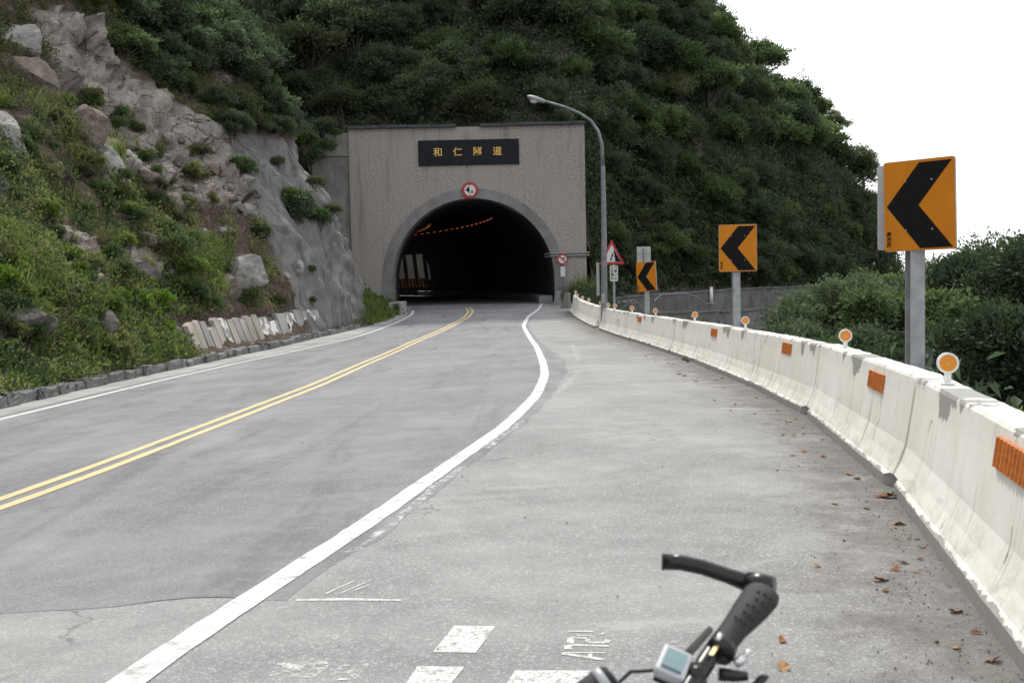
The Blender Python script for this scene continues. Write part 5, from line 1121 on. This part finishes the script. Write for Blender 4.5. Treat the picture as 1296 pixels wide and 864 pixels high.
for i, (s_, rw_, rh) in enumerate(((-.05, .05, .05), (.05, .09, .075), (.25, .15, .10), (.45, .15, .09), (.58, .09, .06), (.62, .02, .02))):
    for k in range(12):
        a = 2 * math.pi * k / 12; V.append(hd + dr * s_ + Vector((0, math.cos(a) * rw_, math.sin(a) * rh)))
    if i: F += [((i-1)*12+k, (i-1)*12+(k+1)%12, i*12+(k+1)%12, i*12+k) for k in range(12)]
obj('lamp_head', mesh('lamp_head', V, F, GALV, True), lamp)
mb = MB(); V = []; F = []
for i, (d_, r_) in enumerate(((-.06, .12), (-.12, .105), (-.16, .07), (-.175, .02))):
    for k in range(12): a = 2 * math.pi * k / 12; V.append(hd + dr * .36 + Vector((math.cos(a) * r_ * 1.3, math.sin(a) * r_, d_)))
    if i: F += [((i-1)*12+k, i*12+k, i*12+(k+1)%12, (i-1)*12+(k+1)%12) for k in range(12)]
obj('glass_bowl', mesh('glass_bowl', V, F, plain('lamp_glass', (.5, .5, .48), .15), True), lamp)
mb = MB(); mb.box((0, 0, .02), (.4, .4, .04)); mb.build('base_plate', GALVD, lamp); mb = MB(); mb.box((-.02, -.12, 1.2), (.12, .05, .36)); mb.build('access_door', GALV, lamp)
mb = MB(); mb.box((-.19, .1, 1.9), (.1, .12, 1.2)); mb.build('cable_box', GALV, lamp)
# old concrete kerb blocks between barrier end and arch
for px, py, Y, lab in ((706, 372, 60.2, 'leaning concrete block against the right jamb of the arch'), (717, 376, 57.5, 'broken barrier end leaning by the tunnel mouth')):
    p = at(px, py, Y); z = float(g(p.x, Y)); mb = MB(); n = len(PROFB)
    V = [(u * .9 - .25, s_, max(zz, 0)) for s_ in (-.8, .8) for u, zz in PROFB]; mb.add(V, [tuple(range(n)), tuple(range(2*n-1, n-1, -1))] + [(k, k + n, k + 1 + n, k + 1) for k in range(n - 1)])
    tag(mb.build('concrete_block', WING, loc=(p.x, Y, z - .02), rot=(0, R(4), R(-8))), lab, 'barrier')

# ------------------------------------------------------------------ fallen leaves and pebbles on the shoulder
def leaf_mesh(seed, m_):
    r = random.Random(seed); V = [(0, 0, .012)]; n = 11; F = []
    for k in range(n):
        a = 2 * math.pi * k / n; rr_ = (1.0 if k % 2 else .72) * r.uniform(.8, 1.1) * (1.45 if k == 0 else 1); V.append((math.cos(a) * rr_, math.sin(a) * rr_ * .62, r.uniform(.02, .45)))
    F = [(0, 1 + k, 1 + (k + 1) % n) for k in range(n)]; b = len(V); V += [(1.3, 0, .2), (1.9, .1, .1), (1.9, .14, .13), (1.3, .06, .25)]; F.append((b, b+1, b+2, b+3)); return mesh('dry_leaf', V, F, m_)
LM = [leaf_mesh(s, DRYLEAF[s % 3]) for s in range(9)]
big_l = [(1122, 630, .13, 'with a green fold, lying at the drain notch of the barrier'), (1138, 664, .085, 'lying flat by the barrier foot'), (1075, 601, .07, None), (1085, 606, .075, None), (998, 534, .10, None), (1115, 735, .075, 'crumpled, standing alone on the shoulder'), (1122, 748, .05, None), (1003, 577, .05, None), (1018, 572, .06, None), (860, 474, .10, None), (866, 476, .09, None), (858, 471, .06, None), (881, 483, .09, None), (883, 479, .05, None), (1005, 552, .05, None), (1017, 550, .05, None), (991, 551, .05, None), (955, 524, .05, None), (829, 458, .06, None), (828, 454, .05, None), (817, 452, .06, None), (792, 444, .06, None), (1010, 590, .03, None), (984, 596, .03, None), (1097, 635, .03, None), (1160, 683, .04, None), (1168, 694, .04, None), (1165, 708, .035, None), (1160, 725, .03, None), (1080, 560, .04, None), (1040, 557, .04, None), (925, 520, .04, None), (942, 512, .04, None), (771, 436, .06, None)]
for i, (px, py, s_, lab) in enumerate(big_l):
    p = ground_at(px, py); p.z = float(g(p.x, p.y)) + .004
    tag(obj('dry_leaf', LM[i % 9], None, p, (rng.uniform(-.15, .15), rng.uniform(-.15, .15), rng.uniform(0, 6.28)), (s_ * .62, s_ * .62, s_ * .5)), 'dry brown leaf ' + lab if lab else 'dry curled brown leaf fallen on the shoulder near the barrier', 'leaf', 'fallen leaves on the shoulder')
p = ground_at(1128, 629); tag(obj('green_leaf', leaf_mesh(33, GREENLEAF), None, (p.x, p.y, .006), (0, .1, .3), (.06, .05, .04)), 'single green leaf fallen at the barrier drain notch', 'leaf')
for i in range(24):                                     # loose grit
    px, py = rng.uniform(250, 1150), rng.uniform(520, 860); p = ground_at(px, py); s_ = rng.uniform(.003, .008)
    if p.x > float(XB(p.y)) - .05: continue
    tag(obj('pebble', sm[i % 5], None, (p.x, p.y, float(g(p.x, p.y)) + .008), (i, i * 2, i), s_), 'small loose pebble lying on the pavement', 'pebble', 'loose pebbles on the pavement')

# silt and grit swept against the barrier foot
V = []; F = []; fa = []
for j, y in enumerate(np.arange(2.5, 54, .4)):
    for q in range(6):
        x = float(XB(y)) + .03 - 1.15 * q / 5; V.append((x, y, float(g(x, y)) + .0025)); fa.append(1 - q / 5)
    if j: F += [((j-1)*6+q, j*6+q, j*6+q+1, (j-1)*6+q+1) for q in range(5)]
struct(obj('silt', mesh('silt', V, F, SILT, False, {'f': np.array(fa)})))
r = np.random.default_rng(91); n = 5200; yy = 3 + r.uniform(0, 1, n) ** 1.6 * 40; xx = XB(yy) - .01 - np.abs(r.normal(size=n)) * .28; k = np.arange(n); s_ = (r.uniform(.0015, .0045, n) * r.choice([1, 1, 1, 1.8], n))[:, None]; c = np.stack([xx, yy, g(xx, yy) + .003], 1)
T = np.array([(1, 0, 0), (-.5, .8, 0), (-.5, -.8, 0), (0, 0, .9)]); a_ = r.uniform(0, 6.28, n); rot = np.stack([np.stack([np.cos(a_), -np.sin(a_)], 1), np.stack([np.sin(a_), np.cos(a_)], 1)], 1)
V = np.repeat(T[None], n, 0); V[:, :, :2] = np.einsum('nij,nkj->nki', rot, V[:, :, :2]); V = V * s_[:, None] * r.uniform(.6, 1.3, (n, 4, 1)) + c[:, None]
F = np.concatenate([k[:, None] * 4 + np.array([f]) for f in ((0, 1, 3), (1, 2, 3), (2, 0, 3))]); tag(struct(obj('grit', mesh('grit', V.reshape(-1, 3), F, RK_DARK)), 'stuff'), 'loose grit gathered along the foot of the barrier', 'grit')
for i in range(40):
    y = 4 + rng.uniform(0, 1) ** 1.3 * 30; x = float(XB(y)) - .04 - abs(rng.normal()) * .35; s_ = rng.uniform(.02, .075)
    tag(obj('dry_leaf', LM[i % 9], None, (x, y, float(g(x, y)) + .005), (rng.uniform(-.3, .3), rng.uniform(-.3, .3), rng.uniform(0, 6.28)), (s_ * .6, s_ * .6, s_ * .45)), 'dry curled brown leaf fallen on the shoulder near the barrier', 'leaf', 'fallen leaves on the shoulder')

# ------------------------------------------------------------------ bicycle leaning on its stand, only the right end of its handlebar in view
PHI = R(57); LEAN = R(18)
ax_r = Vector((math.cos(PHI), math.sin(PHI), 0)); hd_ = Vector((-math.sin(PHI), math.cos(PHI), 0))          # to its right, and ahead
rgt = (ax_r * math.cos(LEAN) + Vector((0, 0, 1)) * math.sin(LEAN)).normalized(); upv = rgt.cross(hd_).normalized()
BE = at(962, 742, 1.54)                                 # right end of the bar
BC = BE - rgt * .295 
wc = BC - upv * 0                                       # handlebar centre
zb_l = BC.z / upv.z                                     # bar height along the bike's own up axis
org = BC - upv * zb_l - hd_ * .62
MBK = Matrix((( hd_.x, -rgt.x, upv.x, org.x), (hd_.y, -rgt.y, upv.y, org.y), (hd_.z, -rgt.z, upv.z, org.z), (0, 0, 0, 1)))
bike = thing('bicycle', 'bicycle with black grip, bar end and small computer on its handlebar', 'bicycle'); bike.matrix_world = MBK
H_ = zb_l; X0 = .62
def bp(name, mbx, mat, sm_=True, parent=None, **k): return mbx.build(name, mat, parent or bike, smooth=sm_, **k)
mb = MB(); mb.tube([(X0, .295, H_), (X0 + .01, .14, H_ - .002), (X0 + .012, .05, H_ - .004), (X0 + .012, -.05, H_ - .004), (X0 + .01, -.14, H_ - .002), (X0, -.290, H_)], .0125, 16); bar = bp('handlebar', mb, BAR_BLACK)
for sgn in (-1, 1):
    mb = MB(); V = []; F = []; st = [(.150, .0165, .0165, 0), (.158, .0175, .0175, 0), (.166, .0165, .0165, 0), (.19, .0172, .018, .001), (.215, .018, .022, .004), (.24, .0185, .0255, .007), (.262, .018, .0275, .009), (.276, .0175, .0265, .008), (.283, .015, .021, .005)]; n = 20
    for i, (yy_, rz_, rx_, sh_) in enumerate(st):
        for k in range(n): a = 2 * math.pi * k / n; V.append((X0 - sh_ + math.cos(a) * rx_, sgn * yy_, H_ + math.sin(a) * rz_))
        if i: F += [((i-1)*n+k, (i-1)*n+(k+1)%n, i*n+(k+1)%n, i*n+k) for k in range(n)]
    F += [tuple(range(n)), tuple(range((len(st)-1)*n, len(st)*n))]; mb.add(V, F); gr = bp('grip', mb, RUB_BLACK)
    for row in range(5):                                # raised studs
        for col_ in range(3):
            yy_ = .192 + row * .016; rx_ = np.interp(yy_, [s[0] for s in st], [s[2] for s in st]); sh_ = np.interp(yy_, [s[0] for s in st], [s[3] for s in st]); a = R(100 + col_ * 22 + (row % 2) * 11)
            mb = MB(); mb.tube([(X0 - sh_ + math.cos(a) * rx_ * .97, sgn * yy_, H_ + math.sin(a) * .0185), (X0 - sh_ + math.cos(a) * rx_ * 1.03, sgn * yy_, H_ + math.sin(a) * .0205)], [.0022, .0014], 6); bp('stud', mb, RUB_BLACK, True, gr)
    mb = MB(); mb.tube([(X0, sgn * .136, H_), (X0, sgn * .149, H_)], .0195, 18); cl2 = bp('clamp_ring', mb, BAR_BLACK)
    mb = MB(); mb.tube([(X0 - .0, sgn * .1362, H_ + .0185), (X0, sgn * .1488, H_ + .0195)], .004, 8); bp('clamp_mark', mb, ALU_BR, True, cl2)
    # bar end
    mb = MB(); mb.tube([(X0 - .018, sgn * .297, H_ - .001), (X0, sgn * .297, H_), (X0 + .02, sgn * .296, H_ + .002)], [.0165, .0185, .0165], 16); be = bp('bar_end', mb, BAR_BLACK)
    mb = MB(); mb.tube([(X0 + .01, sgn * .296, H_ + .001), (X0 + .045, sgn * .292, H_ + .013), (X0 + .08, sgn * .287, H_ + .025), (X0 + .11, sgn * .280, H_ + .033), (X0 + .132, sgn * .270, H_ + .037)], [.0135, .0113, .0112, .0116, .0118], 16); bp('bar_end_horn', mb, BAR_BLACK, True, be)
    mb = MB(); d_ = Vector((.022, -sgn * .010, .004)).normalized(); e_ = Vector((X0 + .132, sgn * .270, H_ + .037)); mb.tube([e_, e_ + d_ * .003], .0122, 16); bp('end_plug', mb, RUB_BLACK, False, be)
    # lever with bright pivot, held behind the bar
    mb = MB(); mb.tube([(X0 - .004, sgn * .118, H_ - .02), (X0 - .022, sgn * .128, H_ - .026), (X0 - .036, sgn * .135, H_ - .028)], [.009, .008, .006], 10); lv = bp('shifter_body', mb, BAR_BLACK)
    mb = MB(); mb.tube([(X0 - .020, sgn * .137, H_ - .014), (X0 - .028, sgn * .150, H_ - .012)], .0065, 10); bp('clamp_bolt', mb, ALU_BR, True, lv)
    mb = MB(); mb.tube([(X0 - .026, sgn * .148, H_ - .012), (X0 - .034, sgn * .163, H_ - .006)], [.004, .003], 8); bp('bolt_tip', mb, ALU_BR, True, lv)
    mb = MB(); mb.box((X0 - .046, sgn * .128, H_ - .040), (.020, .052, .010), Matrix.Rotation(R(40), 3, 'Y') @ Matrix.Rotation(R(15 * sgn), 3, 'Z'), .8); bp('shift_paddle', mb, BAR_BLACK, False, lv, bevel=.004)
    mb = MB(); mb.tube([(X0 + .01, sgn * .11, H_ - .012), (X0 + .05, sgn * .12, H_ - .03), (X0 + .065, sgn * .17, H_ - .04), (X0 + .06, sgn * .24, H_ - .045)], [.009, .008, .006, .005], 8); bp('brake_lever', mb, BAR_BLACK)
mb = MB(); mb.box((X0, -.122, H_ + .0128), (.006, .020, .0012)); mb.V = [(x, y, z) for x, y, z in mb.V]; bp('sticker', mb, YELST, False, bar)
for k_, (dy_, b_) in enumerate(((-.12, .10), (.11, .05))):
    mb = MB(); mb.tube([(X0 + .045, dy_, H_ - .022), (X0 + .11, dy_ * .75, H_ + .01 - b_ * .3), (X0 + .15, dy_ * .3, H_ - .05), (X0 + .10, dy_ * .05, H_ - .17), (X0 + .0, 0, H_ - .30)], .0028, 7); bp('cable', mb, CABLE)
# computer
cm = Matrix.Translation((X0 + .036, -.077, H_ + .018)) @ Matrix.Rotation(R(-24), 4, 'Y') @ Matrix.Rotation(R(8), 4, 'Z')
def cp(name, mbx, mat, bevel=0, par=None):
    o = mbx.build(name, mat, bike, bevel=bevel); o.matrix_local = cm; return o
mb = MB(); mb.box((0, 0, -.004), (.040, .050, .016)); comp = cp('computer', mb, GREY_PL, .005)
for nm, c_, d_, m_ in (('screen', (0, -.001, .0045), (.026, .034, .0012), LCD), ('screen_dark_band', (.0, .0165, .0051), (.026, .004, .0008), LCDD), ('base', (0, 0, -.016), (.034, .044, .010), BAR_BLACK)):  # includes a narrow dark band along one edge of the screen
    mb = MB(); mb.box(c_, d_); o = mb.build(nm, m_, comp, bevel=.0006 if nm == 'base' else 0)
mb = MB(); mb.tube([(X0 + .010, -.085, H_ - .018), (X0 + .010, -.085, H_ + .012)], .012, 10); bp('computer_mount', mb, BAR_BLACK)
# light
lt = Vector((X0 + .125, -.035, H_ - .008)); ld = Vector((-.35, -.45, .16)).normalized()
mb = MB(); mb.tube([lt - ld * .075 + Vector((0, 0, -.022)), lt - ld * .045 + Vector((0, 0, -.007)), lt - ld * .02, lt], [.017, .021, .0225, .0225], 16); lg = bp('light_body', mb, RUB_BLACK)
mb = MB(); mb.tube([lt, lt + ld * .012], [.0235, .0235], 16); bp('light_collar', mb, GREY_PL, True, lg)
mb = MB(); mb.tube([lt + ld * .0121, lt + ld * .020], [.0225, .0185], 16); bp('light_cap', mb, RUB_BLACK, True, lg)
mb = MB(); mb.tube([lt + ld * .0201, lt + ld * .0225], [.0145, .013], 16); bp('light_button', mb, TEAL, True, lg)
mb = MB(); mb.tube([lt - ld * .03 + Vector((0, 0, -.012)), (X0 + .09, -.0, H_ - .11), (X0 + .012, -.0, H_ - .05)], .006, 8); bp('light_bracket', mb, BAR_BLACK)
# the rest of the machine, below the view
WR = .335; fx, rx = X0 + .04, X0 - 1.0
mb = MB(); mb.tube([(X0 + .012, 0, H_ - .004), (X0 - .05, 0, H_ - .03), (X0 - .065, 0, H_ - .16)], [.018, .018, .016], 10); bp('stem', mb, BAR_BLACK)
mb = MB(); mb.tube([(X0 - .055, 0, H_ - .12), (X0 - .01, 0, H_ - .30)], .022, 12); bp('head_tube', mb, GREY_PL)
bbk = (X0 - .62, 0, .30); stp = (X0 - .74, 0, .80)
for a, b in (((X0 - .045, 0, H_ - .16), stp), ((X0 - .015, 0, H_ - .28), bbk), (bbk, stp)): mb = MB(); mb.tube([a, b], .018, 10); bp('frame_tube', mb, GREY_PL)
for s_ in (-1, 1):
    mb = MB(); mb.tube([(X0 - .01, s_ * .03, H_ - .30), (X0 - .0, s_ * .05, .62), (fx, s_ * .05, WR)], [.014, .014, .010], 8); bp('fork_blade', mb, GREY_PL)
    mb = MB(); mb.tube([bbk, (rx, s_ * .06, WR)], .010, 8); bp('chain_stay', mb, GREY_PL); mb = MB(); mb.tube([stp, (rx, s_ * .06, WR)], .009, 8); bp('seat_stay', mb, GREY_PL)
    mb = MB(); mb.tube([(bbk[0], s_ * .03, .30), (bbk[0] + s_ * .02, s_ * .08, .30), (bbk[0] + s_ * .17, s_ * .085, .30 - .02)], .009, 8); bp('crank', mb, ALU_BR); mb = MB(); mb.box((bbk[0] + s_ * .17, s_ * .13, .28), (.08, .09, .02)); bp('pedal', mb, BAR_BLACK, False)
for wxx in (fx, rx):
    n = 48; mb = MB(); mb.tube([(wxx + WR * .96 * math.cos(2*math.pi*k/n), 0, WR + WR * .96 * math.sin(2*math.pi*k/n)) for k in range(n + 1)], .020, 8, False); ty = bp('wheel', mb, TYRE)
    mb = MB(); mb.tube([(wxx + WR * .89 * math.cos(2*math.pi*k/n), 0, WR + WR * .89 * math.sin(2*math.pi*k/n)) for k in range(n + 1)], .010, 6, False); bp('rim', mb, ALU_BR, True, ty)
    mb = MB(); mb.tube([(wxx, -.05, WR), (wxx, .05, WR)], .022, 10); bp('hub', mb, ALU_BR, True, ty)
    for k in range(28): a = 2 * math.pi * k / 28; mb = MB(); mb.tube([(wxx, .03 * (-1) ** k, WR), (wxx + WR * .88 * math.cos(a), 0, WR + WR * .88 * math.sin(a))], .0011, 4, False); bp('spoke', mb, ALU_BR, True, ty)
mb = MB(); mb.tube([stp, (stp[0] - .03, 0, .93)], .014, 10); bp('seat_post', mb, ALU_BR)
V = []; F = []
for i, (xx_, w_) in enumerate(((.16, .018), (.10, .024), (.02, .034), (-.06, .062), (-.11, .078), (-.14, .06))):
    for k in range(10): a = 2 * math.pi * k / 10; V.append((stp[0] + xx_, math.cos(a) * w_, .955 + math.sin(a) * .022))
    if i: F += [((i-1)*10+k, (i-1)*10+(k+1)%10, i*10+(k+1)%10, i*10+k) for k in range(10)]
F += [tuple(range(10)), tuple(range(50, 60))]; obj('saddle', mesh('saddle', V, F, RUB_BLACK, True), bike)
mb = MB(); mb.tube([(bbk[0] - .05, .03, .28), (bbk[0] - .02, .10, .05), (bbk[0] - .02, .075, .0)], .008, 8); bp('kickstand', mb, ALU_BR)
